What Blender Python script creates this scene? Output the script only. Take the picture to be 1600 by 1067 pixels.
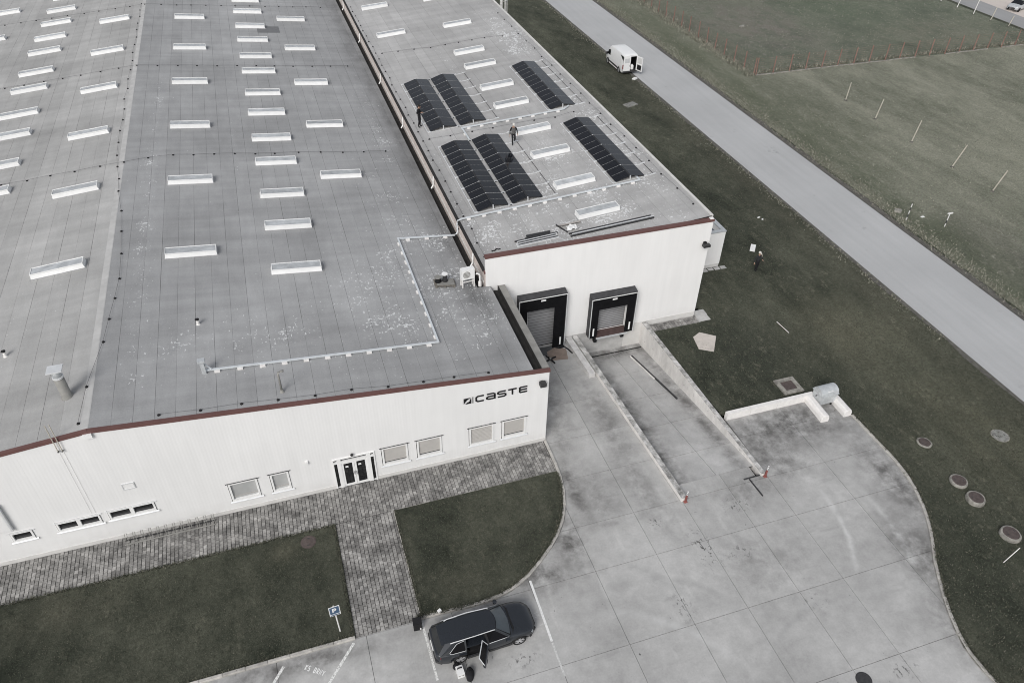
import bpy, bmesh, math, random
from mathutils import Vector, Matrix
from mathutils.geometry import tessellate_polygon
R = math.radians
random.seed(7)
SC = bpy.context.scene
COL = SC.collection
for o in list(bpy.data.objects):
    bpy.data.objects.remove(o)

# ------------------------------------------------------------------ camera, sky, sun, exposure
def make_camera():
    cd = bpy.data.cameras.new('drone_camera')
    cd.sensor_width = 36.0
    cd.lens = 1195.4 / 1600 * 36.0
    cd.clip_start = 0.5
    cd.clip_end = 2000
    co = bpy.data.objects.new('drone_camera', cd)
    COL.objects.link(co)
    yaw, pitch, roll = 0.32823, 0.69202, 0.02159
    f = Vector((math.sin(yaw) * math.cos(pitch), math.cos(yaw) * math.cos(pitch), -math.sin(pitch)))
    r0 = Vector((math.cos(yaw), -math.sin(yaw), 0))
    u0 = r0.cross(f)
    r = r0 * math.cos(roll) + u0 * math.sin(roll)
    u = -r0 * math.sin(roll) + u0 * math.cos(roll)
    m = Matrix(((r.x, u.x, -f.x, 0), (r.y, u.y, -f.y, 0), (r.z, u.z, -f.z, 34.0), (0, 0, 0, 1)))
    co.matrix_world = m
    SC.camera = co
make_camera()
SUN_EL, SUN_AZ = R(40), R(218)          # azimuth measured clockwise from +Y, towards the sun
def make_light():
    w = bpy.data.worlds.new('World')
    SC.world = w
    w.use_nodes = True
    nt = w.node_tree
    nt.nodes.clear()
    sky = nt.nodes.new('ShaderNodeTexSky')
    sky.sky_type = 'NISHITA'
    sky.sun_disc = False
    sky.sun_elevation = SUN_EL
    sky.sun_rotation = SUN_AZ
    sky.air_density = 1.0
    sky.dust_density = 2.5
    sky.ozone_density = 1.0
    hs = nt.nodes.new('ShaderNodeHueSaturation')
    hs.inputs['Saturation'].default_value = 0.30
    bg = nt.nodes.new('ShaderNodeBackground')
    bg.inputs['Strength'].default_value = 0.12
    out = nt.nodes.new('ShaderNodeOutputWorld')
    nt.links.new(sky.outputs[0], hs.inputs['Color'])
    nt.links.new(hs.outputs[0], bg.inputs['Color'])
    nt.links.new(bg.outputs[0], out.inputs['Surface'])
    sd = bpy.data.lights.new('sun', 'SUN')
    sd.energy = 1.5
    sd.angle = R(24)
    sd.color = (1.0, 0.985, 0.96)
    so = bpy.data.objects.new('sun', sd)
    COL.objects.link(so)
    d = Vector((math.sin(SUN_AZ) * math.cos(SUN_EL), math.cos(SUN_AZ) * math.cos(SUN_EL), math.sin(SUN_EL)))
    so.rotation_euler = d.to_track_quat('Z', 'Y').to_euler()
    so.location = (0, 0, 60)
    v = SC.view_settings
    v.view_transform = 'Standard'
    v.look = 'None'
    v.gamma = 1.0
    v.use_curve_mapping = False
    v.exposure = 0.2
    SC.display_settings.display_device = 'sRGB'
make_light()
SC.cycles.max_bounces = 6
SC.cycles.use_denoising = True
SC.cycles.filter_width = 1.0

# ------------------------------------------------------------------ materials
class NT:
    def __init__(s, name):
        s.m = bpy.data.materials.new(name)
        s.m.use_nodes = True
        s.t = s.m.node_tree
        s.b = s.t.nodes['Principled BSDF']
        s.pos = None
    def n(s, typ, **kw):
        nd = s.t.nodes.new(typ)
        for k, v in kw.items():
            setattr(nd, k, v)
        return nd
    def l(s, a, b):
        s.t.links.new(a, b)
    def P(s):
        if s.pos is None:
            s.pos = s.n('ShaderNodeNewGeometry')
        return s.pos.outputs['Position']
    def val(s, x, sock):
        if hasattr(x, 'links'):
            s.l(x, sock)
        else:
            sock.default_value = x
    def math(s, op, a, b=0.0, c=0.0, clamp=False):
        nd = s.n('ShaderNodeMath', operation=op, use_clamp=clamp)
        s.val(a, nd.inputs[0]); s.val(b, nd.inputs[1]); s.val(c, nd.inputs[2])
        return nd.outputs[0]
    def noise(s, scale, detail=3, stretch=None, rough=0.55, off=0.0):
        nd = s.n('ShaderNodeTexNoise')
        nd.inputs['Scale'].default_value = scale
        nd.inputs['Detail'].default_value = detail
        nd.inputs['Roughness'].default_value = rough
        src = s.P()
        if stretch or off:
            mp = s.n('ShaderNodeMapping')
            mp.inputs['Scale'].default_value = stretch or (1, 1, 1)
            mp.inputs['Location'].default_value = (off, off * 1.7, off * .6)
            s.l(src, mp.inputs['Vector'])
            src = mp.outputs[0]
        s.l(src, nd.inputs['Vector'])
        return nd.outputs['Fac']
    def mr(s, x, a, b, c, d, smooth=False):
        nd = s.n('ShaderNodeMapRange')
        nd.interpolation_type = 'SMOOTHSTEP' if smooth else 'LINEAR'
        s.val(x, nd.inputs[0])
        for i, q in enumerate((a, b, c, d)):
            nd.inputs[i + 1].default_value = q
        return nd.outputs[0]
    def mix(s, fac, a, b, mode='MIX'):
        nd = s.n('ShaderNodeMix', data_type='RGBA', blend_type=mode)
        s.val(fac, nd.inputs[0])
        for x, i in ((a, 6), (b, 7)):
            if hasattr(x, 'links'):
                s.l(x, nd.inputs[i])
            else:
                nd.inputs[i].default_value = (x[0], x[1], x[2], 1)
        return nd.outputs[2]
    def scale(s, col, v):
        nd = s.n('ShaderNodeVectorMath', operation='SCALE')
        if hasattr(col, 'links'):
            s.l(col, nd.inputs[0])
        else:
            nd.inputs[0].default_value = col[:3]
        s.val(v, nd.inputs['Scale'])
        return nd.outputs[0]
    def xyz(s):
        nd = s.n('ShaderNodeSeparateXYZ')
        s.l(s.P(), nd.inputs[0])
        return nd.outputs
    def gauss(s, cx, cy, rx, ry):
        x, y, z = s.xyz()
        a = s.math('DIVIDE', s.math('SUBTRACT', x, cx), rx)
        b = s.math('DIVIDE', s.math('SUBTRACT', y, cy), ry)
        r2 = s.math('ADD', s.math('MULTIPLY', a, a), s.math('MULTIPLY', b, b))
        return s.math('POWER', 2.718, s.math('MULTIPLY', r2, -1.0))
    def bump(s, h, strength=0.3, dist=0.02):
        nd = s.n('ShaderNodeBump')
        nd.inputs['Strength'].default_value = strength
        nd.inputs['Distance'].default_value = dist
        s.l(h, nd.inputs['Height'])
        s.l(nd.outputs[0], s.b.inputs['Normal'])
    def done(s, col, rough=0.8, metal=0.0, spec=0.3):
        if hasattr(col, 'links'):
            s.l(col, s.b.inputs['Base Color'])
        else:
            s.b.inputs['Base Color'].default_value = (col[0], col[1], col[2], 1)
        s.val(rough, s.b.inputs['Roughness'])
        s.b.inputs['Metallic'].default_value = metal
        s.b.inputs['Specular IOR Level'].default_value = spec
        return s.m

def simple(name, col, rough=0.7, metal=0.0, spec=0.3, var=0.06, scale=3.0, obj_var=0.0, island_var=0.0, bump=0.0):
    t = NT(name)
    v = t.mr(t.noise(scale, 4), 0.3, 0.7, 1 - var, 1 + var)
    if obj_var:
        oi = t.n('ShaderNodeObjectInfo')
        v = t.math('MULTIPLY', v, t.mr(oi.outputs['Random'], 0, 1, 1 - obj_var, 1 + obj_var))
    if island_var:
        t.P()
        v = t.math('MULTIPLY', v, t.mr(t.pos.outputs['Random Per Island'], 0, 1, 1 - island_var, 1 + island_var))
    if bump:
        t.bump(t.noise(scale * 6, 4), bump, 0.02)
    return t.done(t.scale(col, v), rough, metal, spec)

def mat_roof(name, base, flakes, dirt=()):
    """weathered bitumen membrane: flow marks, dirt and flaked light coating in patches"""
    t = NT(name)
    oi = t.n('ShaderNodeObjectInfo')
    v = t.mr(t.noise(0.12, 4), 0.3, 0.7, 0.86, 1.12)
    v = t.math('MULTIPLY', v, t.mr(t.noise(1.1, 6, (1, 0.25, 1), 0.65), 0.3, 0.7, 0.91, 1.08))
    v = t.math('MULTIPLY', v, t.mr(t.noise(0.7, 4, (0.2, 1.6, 1), off=4.0), 0.3, 0.7, 0.90, 1.08))
    v = t.math('MULTIPLY', v, t.mr(t.noise(14, 3), 0.3, 0.7, 0.94, 1.06))
    v = t.math('MULTIPLY', v, t.mr(oi.outputs['Random'], 0, 1, 0.955, 1.045))
    for (cx, cy, rx, ry, amt) in dirt:
        v = t.math('MULTIPLY', v, t.math('SUBTRACT', 1.0, t.math('MULTIPLY', t.gauss(cx, cy, rx, ry), t.mr(t.noise(0.8, 5, (1, 0.4, 1), 0.7, off=31.0), 0.3, 0.65, amt * 0.4, amt * 1.3))))
    g = None
    for (cx, cy, rx, ry, amt) in flakes:
        q = t.math('MULTIPLY', t.gauss(cx, cy, rx, ry), amt)
        g = q if g is None else t.math('MAXIMUM', g, q)
    big = t.mr(t.noise(0.45, 4, off=9.0), 0.35, 0.72, 0.0, 1.0)
    dens = t.math('MULTIPLY', g, t.math('ADD', 0.35, big))
    fl = t.noise(2.7, 5, (1.0, 1.7, 1), 0.6, off=2.0)
    fl2 = t.noise(5.5, 3, (1.6, 0.8, 1), 0.5, off=5.0)
    thr = t.math('SUBTRACT', 0.755, t.math('MULTIPLY', dens, 0.175))
    f1 = t.mr(t.math('SUBTRACT', fl, thr), 0.0, 0.035, 0.0, 1.0)
    f2 = t.mr(t.math('SUBTRACT', fl2, thr), 0.0, 0.035, 0.0, 1.0)
    f = t.math('MAXIMUM', f1, f2)
    # worn streaks
    st = t.noise(0.9, 6, (0.35, 2.2, 1), 0.7, off=17.0)
    f3 = t.math('MULTIPLY', t.mr(st, 0.66, 0.70, 0.0, 0.55), t.math('MULTIPLY', dens, 1.0, clamp=True))
    f = t.math('MAXIMUM', f, f3)
    col = t.mix(t.math('MULTIPLY', f, 0.72), t.scale(base, v), (0.74, 0.75, 0.75))
    haze = t.math('MULTIPLY', t.math('MULTIPLY', dens, 0.16, clamp=True), t.mr(t.noise(3, 5), 0.35, 0.7, 0, 1))
    col = t.mix(haze, col, (0.5, 0.5, 0.5))
    t.bump(t.noise(20, 3), 0.15, 0.01)
    return t.done(col, 0.78, 0, 0.25)

def mat_concrete(name, base, dirt=(), spots=(), arcs=()):  # dirt lists stains, and for the ramp also painted wall shade
    t = NT(name)
    oi = t.n('ShaderNodeObjectInfo')
    v = t.mr(t.noise(0.22, 5), 0.3, 0.7, 0.83, 1.10)
    v = t.math('MULTIPLY', v, t.mr(t.noise(1.3, 7, rough=0.7), 0.3, 0.7, 0.85, 1.09))
    v = t.math('MULTIPLY', v, t.mr(t.noise(11, 4), 0.3, 0.7, 0.95, 1.05))
    v = t.math('MULTIPLY', v, t.mr(oi.outputs['Random'], 0, 1, 0.955, 1.04))
    v = t.math('MULTIPLY', v, t.mr(t.noise(0.42, 7, rough=0.68, off=41.0), 0.52, 0.70, 1.0, 0.87))
    v = t.math('MULTIPLY', v, t.mr(t.noise(0.5, 6, rough=0.66, off=57.0), 0.54, 0.70, 1.0, 1.12))
    # tyre sweeps: stretched noise
    v = t.math('MULTIPLY', v, t.mr(t.noise(0.6, 3, (2.4, 0.28, 1), off=3.0), 0.62, 0.75, 1.0, 1.12))
    v = t.math('MULTIPLY', v, t.mr(t.noise(0.8, 3, (0.35, 1.7, 1), off=8.0), 0.64, 0.76, 1.0, 0.86))
    col = t.scale(base, v)
    # oil spots
    sp = t.noise(2.6, 2, off=11.0)
    spm = t.mr(sp, 0.735, 0.765, 0.0, 0.75)
    col = t.mix(t.math('MULTIPLY', spm, t.mr(t.noise(0.3, 2, off=5.5), 0.45, 0.6, 0, 1)), col, (0.03, 0.03, 0.03))
    sp2 = t.mr(t.noise(8.0, 2, off=21.0), 0.74, 0.77, 0.0, 0.6)
    col = t.mix(t.math('MULTIPLY', sp2, t.mr(t.noise(0.4, 2, off=1.5), 0.46, 0.6, 0, 1)), col, (0.04, 0.04, 0.04))
    for (cx, cy, rx, ry) in spots:
        m = t.math('MULTIPLY', t.gauss(cx, cy, rx, ry), t.mr(t.noise(4.5, 4, (1.2, 0.8, 1), 0.65, off=cx * 1.3), 0.565, 0.60, 0.0, 0.9), clamp=True)
        col = t.mix(m, col, (0.035, 0.034, 0.033))
    for (cx, cy, rad, wid, gx, gy, grx, gry, lum, amt) in arcs:
        x, y, z = t.xyz()
        dx, dy = t.math('SUBTRACT', x, cx), t.math('SUBTRACT', y, cy)
        d = t.math('SQRT', t.math('ADD', t.math('MULTIPLY', dx, dx), t.math('MULTIPLY', dy, dy)))
        d = t.math('ADD', d, t.mr(t.noise(0.7, 3, off=rad), 0.3, 0.7, -0.12, 0.12))
        band = t.mr(t.math('ABSOLUTE', t.math('SUBTRACT', d, rad)), 0.0, wid, 1.0, 0.0, True)
        m = t.math('MULTIPLY', t.math('MULTIPLY', band, t.gauss(gx, gy, grx, gry)), t.mr(t.noise(1.6, 5, rough=0.7, off=rad * 2), 0.35, 0.6, 0.15, amt), clamp=True)
        col = t.mix(m, col, (lum, lum, lum * 0.985))
    for (cx, cy, rx, ry, amt) in dirt:  # dark blends: yard stains, plus shade painted along the ramp walls
        m = t.math('MULTIPLY', t.gauss(cx, cy, rx, ry), t.mr(t.noise(1.1, 6, rough=0.7, off=cx), 0.33, 0.62, 0.0, amt), clamp=True)
        col = t.mix(m, col, (0.085, 0.082, 0.078))
    t.bump(t.noise(25, 4), 0.2, 0.01)
    return t.done(col, 0.82, 0, 0.25)

def mat_grass(name, dark, light, straw, s_straw=0.5, patches=(), st=(1, 0.7, 1)):
    t = NT(name)
    a = t.mr(t.noise(0.15, 5, st, rough=0.6, off=1.0), 0.40, 0.60, 0, 1)
    b = t.mr(t.noise(0.6, 7, st, 0.72, off=3.0), 0.36, 0.64, 0, 1)
    f = t.math('ADD', t.math('MULTIPLY', a, 0.45), t.math('MULTIPLY', b, 0.55))
    col = t.mix(f, dark, light)
    for (cx, cy, rx, ry, pc, amt) in patches:
        m = t.math('MULTIPLY', t.gauss(cx, cy, rx, ry), t.mr(t.noise(0.35, 6, st, 0.7, off=cx), 0.36, 0.60, 0.15, amt), clamp=True)
        col = t.mix(m, col, pc)
    c = t.mr(t.noise(2.2, 6, (1, 0.6, 1), 0.75, off=8.0), 0.55, 0.72, 0, s_straw)
    c = t.math('MULTIPLY', c, t.mr(t.noise(0.28, 3, off=13.0), 0.4, 0.62, 0.1, 1))
    col = t.mix(c, col, straw)
    d = t.mr(t.noise(6, 6, rough=0.8), 0.3, 0.7, 0.6, 1.42)
    e = t.mr(t.noise(30, 3, rough=0.7, off=2.0), 0.3, 0.7, 0.7, 1.3)
    col = t.scale(col, t.math('MULTIPLY', d, e))
    t.bump(t.math('ADD', t.noise(9, 5, rough=0.75), t.noise(30, 3, rough=0.7, off=2.0)), 0.9, 0.06)
    return t.done(col, 0.95, 0, 0.1)

def mat_tuft(name, cols):
    t = NT(name)
    t.P()
    r = t.pos.outputs['Random Per Island']
    cr = t.n('ShaderNodeValToRGB')
    cr.color_ramp.interpolation = 'LINEAR'
    els = cr.color_ramp.elements
    while len(els) < len(cols):
        els.new(0.5)
    for i, c in enumerate(cols):
        els[i].position = c[0]
        els[i].color = (c[1], c[2], c[3], 1)
    t.l(r, cr.inputs[0])
    return t.done(cr.outputs[0], 0.8, 0, 0.2)

M = {}
M['roofA'] = mat_roof('roof_membrane_hall', (0.338, 0.339, 0.340),
    [(8.5, 39, 4.5, 9, 1.15), (4.5, 37, 4.5, 6.5, 0.95), (-2, 35.5, 5, 3.5, 0.85), (-8.9, 49, 0.75, 26, 0.95), (-8.6, 70, 0.7, 9, 0.8),
     (-3.1, 60, 0.35, 14, 0.7), (8.6, 62, 1.2, 16, 0.8), (7.6, 50, 2.2, 10, 0.8), (8.6, 92, 1, 8, 0.5), (-6.5, 36, 3, 2.5, 0.8)],
    [(10.0, 85, 1.5, 45, 0.34), (10.4, 50, 0.9, 20, 0.32), (9.9, 37.0, 0.9, 1.6, 0.3), (-9.5, 31, 30, 1.0, 0.10)])
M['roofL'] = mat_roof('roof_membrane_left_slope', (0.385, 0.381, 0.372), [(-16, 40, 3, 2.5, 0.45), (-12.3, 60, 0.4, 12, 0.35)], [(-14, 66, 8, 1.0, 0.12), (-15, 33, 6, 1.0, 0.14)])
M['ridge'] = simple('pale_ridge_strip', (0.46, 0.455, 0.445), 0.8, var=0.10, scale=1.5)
M['roofB'] = mat_roof('roof_membrane_loading_hall', (0.395, 0.390, 0.384),
    [(19, 42, 8, 5, 1.2), (14, 41, 4, 4, 1.4), (25, 52, 2, 20, 1.1), (25, 76, 2.2, 12, 1.45), (20.5, 51, 3, 6, 1.15), (17.5, 72, 0.8, 8, 0.8), (11.8, 45, 1, 12, 0.9), (19, 46, 9, 9, 0.95)],
    [(11.3, 45, 0.5, 14, 0.3)])
M['yard'] = mat_concrete('yard_concrete', (0.44, 0.436, 0.427),
    [(27.2, 26.2, 5.5, 2.0, 0.95), (24.8, 24.3, 2.2, 2.2, 0.8), (30.5, 20.5, 1.3, 3.6, 0.9), (28.5, 15.5, 1.5, 3.0, 0.85), (27.2, 11.5, 1.0, 2.5, 0.7), (13.6, 24.5, 1.0, 2.2, 0.5), (20.5, 18.0, 3.0, 2.0, 0.35), (10.9, 22.4, 1.0, 2.0, 0.95), (8.9, 20.6, 1.6, 1.0, 0.95),
     (12.5, 25.6, 0.55, 2.6, 0.9), (-3.5, 19.6, 4.0, 0.55, 0.9), (5.0, 19.75, 2.4, 0.45, 0.8), (16.2, 24.8, 0.9, 3.5, 0.55), (16.4, 30, 0.9, 4, 0.6), (13.4, 34, 1.4, 4.5, 0.7), (13.1, 29.5, 0.7, 2.0, 0.5), (21.9, 22.4, 1.8, 0.9, 0.6)],
    [(17.7, 19.6, 0.5, 1.1), (19.3, 18.8, 0.6, 0.4), (20.8, 21.6, 0.7, 0.5), (15.9, 21.9, 0.4, 0.3), (15.0, 16.9, 0.35, 0.6), (6.6, 16.7, 0.6, 0.3), (23.3, 10.9, 0.6, 0.35), (21.5, 15.2, 0.5, 0.3)],
    [(18.5, 20.5, 7.4, 0.28, 25.5, 18.5, 2.2, 2.8, 0.60, 0.75), (20.0, 19.0, 8.3, 0.30, 27.8, 17.0, 2.0, 3.0, 0.60, 0.8), (13.0, 14.0, 5.0, 0.35, 15.5, 18.0, 3.0, 2.5, 0.27, 0.5), (24.0, 26.0, 12.0, 0.4, 15.0, 17.5, 3.0, 3.0, 0.28, 0.45), (9.0, 10.0, 8.0, 0.4, 14.0, 16.0, 3.5, 2.5, 0.56, 0.5), (22.0, 9.0, 6.0, 0.3, 20, 15, 5, 2.5, 0.30, 0.45)])
M['lane'] = mat_concrete('ramp_concrete', (0.455, 0.45, 0.442), [(18.4, 30, 0.9, 9, 0.95), (22.5, 30, 0.5, 9, 0.8), (20.3, 37.3, 3.5, 0.7, 1.0)])  # long bands paint the walls' shade into the lane; dock end darker too
M['bed'] = simple('joint_bed', (0.06, 0.06, 0.06), 0.95, var=0.2)
M['concrete'] = simple('grey_concrete', (0.45, 0.445, 0.435), 0.85, var=0.14, scale=2.5, bump=0.2)
def mat_mossy():
    t = NT('dirty_concrete_top')
    v = t.mr(t.noise(2.2, 6, rough=0.7), 0.36, 0.64, 0, 1)
    col = t.mix(v, (0.17, 0.168, 0.16), (0.60, 0.59, 0.575))
    t.bump(t.noise(14, 5), 0.4, 0.02)
    return t.done(col, 0.9)
M['mossy'] = mat_mossy()
def mat_whitewash():
    t = NT('whitewashed_concrete')
    v = t.mr(t.noise(0.9, 6, (1, 1, 0.35), 0.7), 0.35, 0.68, 0.72, 1.05)
    col = t.scale((0.74, 0.72, 0.695), v)
    d = t.mr(t.noise(4, 4, off=3), 0.66, 0.72, 0, 0.6)
    col = t.mix(d, col, (0.2, 0.19, 0.18))
    return t.done(col, 0.85)
M['whitewash'] = mat_whitewash()
M['block_white'] = simple('white_painted_block', (0.74, 0.72, 0.70), 0.8, var=0.07, scale=4)
def mat_clad(name, col, amt):
    t = NT(name)
    v = t.mr(t.noise(0.3, 4), 0.3, 0.7, 1 - amt, 1 + amt)
    v = t.math('MULTIPLY', v, t.mr(t.noise(2.0, 4, (1.5, 1.5, 0.12)), 0.3, 0.7, 0.975, 1.02))
    c = t.scale(col, v)
    x, y, z = t.xyz()
    splash = t.math('MULTIPLY', t.mr(z, 0.3, 1.1, 0.28, 0.0), t.mr(t.noise(1.5, 5), 0.35, 0.7, 0.2, 1))
    c = t.mix(splash, c, (0.45, 0.43, 0.40))
    return t.done(c, 0.5, 0, 0.35)
M['clad'] = mat_clad('white_cladding', (0.765, 0.762, 0.755), 0.03)
M['cladB'] = mat_clad('white_cladding_loading_hall', (0.81, 0.803, 0.793), 0.03)
M['beige'] = simple('beige_wall_strip', (0.60, 0.53, 0.49), 0.7, var=0.1, scale=1.5)
M['plinth'] = simple('plinth_render', (0.60, 0.59, 0.57), 0.85, var=0.08, scale=1.5)
M['flash'] = simple('red_brown_flashing', (0.135, 0.070, 0.064), 0.5, var=0.1, scale=1.5)
M['dark'] = simple('dark_gutter', (0.028, 0.027, 0.026), 0.9, var=0.25, scale=2)
M['parapet'] = simple('grey_parapet_sheet', (0.25, 0.245, 0.23), 0.7, var=0.16, scale=2)
M['white'] = simple('white_plastic', (0.78, 0.78, 0.77), 0.45, var=0.03, spec=0.4)
M['upstand'] = simple('skylight_upstand', (0.80, 0.80, 0.795), 0.5, var=0.05, scale=2.0, obj_var=0.05)
M['sky_pane'] = simple('skylight_pane', (0.42, 0.435, 0.445), 0.25, var=0.2, scale=2.0, obj_var=0.2, spec=0.5)
M['black'] = simple('black_rubber', (0.012, 0.012, 0.013), 0.75, var=0.2)
M['curtain'] = simple('dock_curtain', (0.008, 0.008, 0.009), 0.95, var=0.25, scale=2, spec=0.1)
M['shelter_top'] = simple('dock_shelter_top', (0.05, 0.05, 0.053), 0.8, var=0.25, scale=4)
M['slat'] = simple('sectional_door_grey', (0.24, 0.24, 0.245), 0.5, var=0.08, scale=2)
M['levelplate'] = simple('leveller_plate', (0.075, 0.05, 0.047), 0.65, var=0.25, scale=3)
M['glass_dark'] = simple('dark_window_glass', (0.012, 0.013, 0.014), 0.06, spec=0.6, var=0.05)
M['glass_grey'] = simple('grey_window_pane', (0.40, 0.405, 0.40), 0.2, spec=0.5, var=0.15, scale=0.8)
M['blind'] = simple('beige_grey_blind', (0.40, 0.385, 0.365), 0.6, var=0.04)
M['louvre_gap'] = simple('louvre_shadow', (0.03, 0.03, 0.03), 0.8)
M['galv'] = simple('galvanised_steel', (0.55, 0.57, 0.58), 0.42, metal=0.35, var=0.12, scale=4)
M['alu'] = simple('aluminium', (0.72, 0.73, 0.735), 0.38, metal=0.3, var=0.06)
M['tray'] = simple('cable_tray_zinc', (0.64, 0.67, 0.69), 0.45, metal=0.2, var=0.06)
M['steel_dark'] = simple('dark_steel', (0.06, 0.06, 0.062), 0.5, metal=0.4, var=0.15)
M['brown'] = simple('rusted_iron_cover', (0.088, 0.070, 0.066), 0.8, var=0.25, scale=6, bump=0.3)
M['cover_dark'] = simple('dark_iron_cover', (0.045, 0.045, 0.047), 0.7, var=0.2, scale=6)
M['ring'] = simple('concrete_ring', (0.26, 0.25, 0.225), 0.9, var=0.4, scale=4, bump=0.4)
M['grey_cover'] = simple('lichened_concrete_cover', (0.22, 0.22, 0.205), 0.9, var=0.35, scale=5, bump=0.3)
M['beam'] = simple('pale_concrete_beam', (0.56, 0.55, 0.54), 0.85, var=0.14, scale=3, bump=0.2)
M['rust'] = simple('rusty_fence_post', (0.25, 0.15, 0.125), 0.85, var=0.2, scale=2)
M['pole'] = simple('bleached_wood_pole', (0.46, 0.43, 0.37), 0.85, var=0.15, scale=2)
M['whitepost'] = simple('white_painted_post', (0.72, 0.71, 0.69), 0.6, var=0.08)
M['cardboard'] = simple('cardboard', (0.50, 0.46, 0.425), 0.9, var=0.08)
M['cardboard2'] = simple('wet_cardboard', (0.25, 0.20, 0.17), 0.9, var=0.15)
M['paint'] = simple('white_road_paint', (0.74, 0.74, 0.73), 0.7, var=0.12, scale=9)
def mat_worn_paint():
    t = NT('worn_road_paint')
    f = t.mr(t.noise(13, 4), 0.36, 0.55, 0.0, 1.0)
    return t.done(t.mix(f, (0.40, 0.40, 0.39), (0.74, 0.74, 0.72)), 0.75)
M['wornpaint'] = mat_worn_paint()
M['faintpaint'] = simple('faded_road_paint', (0.52, 0.52, 0.51), 0.75, var=0.2, scale=12)
M['blue'] = simple('blue_sign_face', (0.055, 0.10, 0.17), 0.4, var=0.05)
M['red'] = simple('red_plastic', (0.22, 0.075, 0.065), 0.55, var=0.1)
M['carpaint'] = simple('dark_grey_metallic_paint', (0.018, 0.021, 0.026), 0.16, metal=0.0, spec=0.75, var=0.03)
M['carlow'] = simple('dark_car_cladding', (0.045, 0.045, 0.046), 0.5, var=0.05)
M['carglass'] = simple('car_glass', (0.012, 0.014, 0.016), 0.05, spec=0.45, var=0.05)
M['screen'] = simple('windscreen_glass', (0.055, 0.066, 0.074), 0.05, spec=0.6, var=0.25, scale=1.2)  # base lightened to carry the dashboard reflection in the colour
M['sideglass'] = simple('darkened_side_glass', (0.006, 0.006, 0.007), 0.25, spec=0.12, var=0.05)  # colour and gloss cut down to imitate dark surroundings reflected in the glass
M['seat'] = simple('black_leather', (0.014, 0.014, 0.015), 0.6, var=0.2)
M['tyre'] = simple('tyre_rubber', (0.018, 0.018, 0.018), 0.85, var=0.1)
M['rim'] = simple('alloy_rim', (0.55, 0.55, 0.56), 0.35, metal=0.5)
M['taillight'] = simple('tail_light_red', (0.20, 0.02, 0.02), 0.25, spec=0.5)
M['headlight'] = simple('head_light_glass', (0.35, 0.37, 0.39), 0.12, spec=0.6)
M['vanwhite'] = simple('white_van_paint', (0.78, 0.78, 0.775), 0.35, spec=0.5, var=0.02)
M['skin'] = simple('skin', (0.42, 0.27, 0.20), 0.6)
M['cloth_black'] = simple('black_workwear', (0.014, 0.014, 0.016), 0.9, var=0.25, scale=8)
M['cloth_dark'] = simple('charcoal_workwear', (0.028, 0.029, 0.032), 0.9, var=0.25, scale=8)
M['vest'] = simple('grey_work_vest', (0.10, 0.098, 0.096), 0.9, var=0.25, scale=8)
M['hair'] = simple('dark_hair', (0.015, 0.012, 0.010), 0.7)
M['cap'] = simple('pale_cap', (0.62, 0.60, 0.56), 0.8)
M['beigebag'] = simple('beige_cloth', (0.42, 0.38, 0.32), 0.9)
M['sand'] = None
def mat_road(name, base, spots=()):
    t = NT(name)
    v = t.mr(t.noise(0.15, 4), 0.3, 0.7, 0.94, 1.05)
    v = t.math('MULTIPLY', v, t.mr(t.noise(1.0, 4, (1.6, 0.08, 1)), 0.3, 0.7, 0.955, 1.04))
    v = t.math('MULTIPLY', v, t.mr(t.noise(20, 4), 0.3, 0.7, 0.95, 1.05))
    col = t.scale(base, v)
    cr = t.mr(t.noise(0.5, 7, (1, 1, 1), 0.8, off=6), 0.62, 0.70, 0, 0.35)
    col = t.mix(cr, col, (0.12, 0.12, 0.12))
    for (cx, cy, rx, ry) in spots:
        m = t.math('MULTIPLY', t.gauss(cx, cy, rx, ry), t.mr(t.noise(3.0, 5, rough=0.7, off=cx), 0.53, 0.60, 0.0, 0.75), clamp=True)
        col = t.mix(m, col, (0.13, 0.13, 0.13))
    return t.done(col, 0.8, 0, 0.3)
M['road'] = mat_road('pale_asphalt', (0.425, 0.428, 0.43), [(47.65, 59.8, 0.55, 0.7)])
M['road2'] = mat_road('grey_side_road', (0.30, 0.30, 0.30))
M['sand'] = mat_road('sandy_yard', (0.56, 0.505, 0.465))
M['soil'] = simple('soil_edge', (0.11, 0.105, 0.095), 0.95, var=0.3, scale=3, bump=0.4)
M['grass'] = mat_grass('rough_meadow', (0.036, 0.041, 0.031), (0.118, 0.122, 0.092), (0.22, 0.21, 0.16), 0.8,
    [(38.5, 22, 4, 9, (0.13, 0.128, 0.092), 0.75), (36.5, 33, 4, 4, (0.15, 0.145, 0.105), 0.7), (33, 12, 3, 5, (0.045, 0.052, 0.038), 0.8), (29, 33, 3, 4, (0.045, 0.05, 0.04), 0.7), (30, 55, 3, 14, (0.05, 0.055, 0.042), 0.6), (41.5, 55, 1.5, 40, (0.10, 0.098, 0.075), 0.6)], (1, 0.45, 1))
M['lawn'] = mat_grass('mown_lawn', (0.026, 0.031, 0.023), (0.102, 0.105, 0.080), (0.17, 0.165, 0.125), 0.75, [(-3.2, 26.0, 1.0, 0.7, (0.14, 0.135, 0.10), 0.8), (-14, 25.5, 2.5, 1.0, (0.13, 0.125, 0.095), 0.6), (4.5, 21.5, 2, 1, (0.12, 0.118, 0.09), 0.5)])
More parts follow.
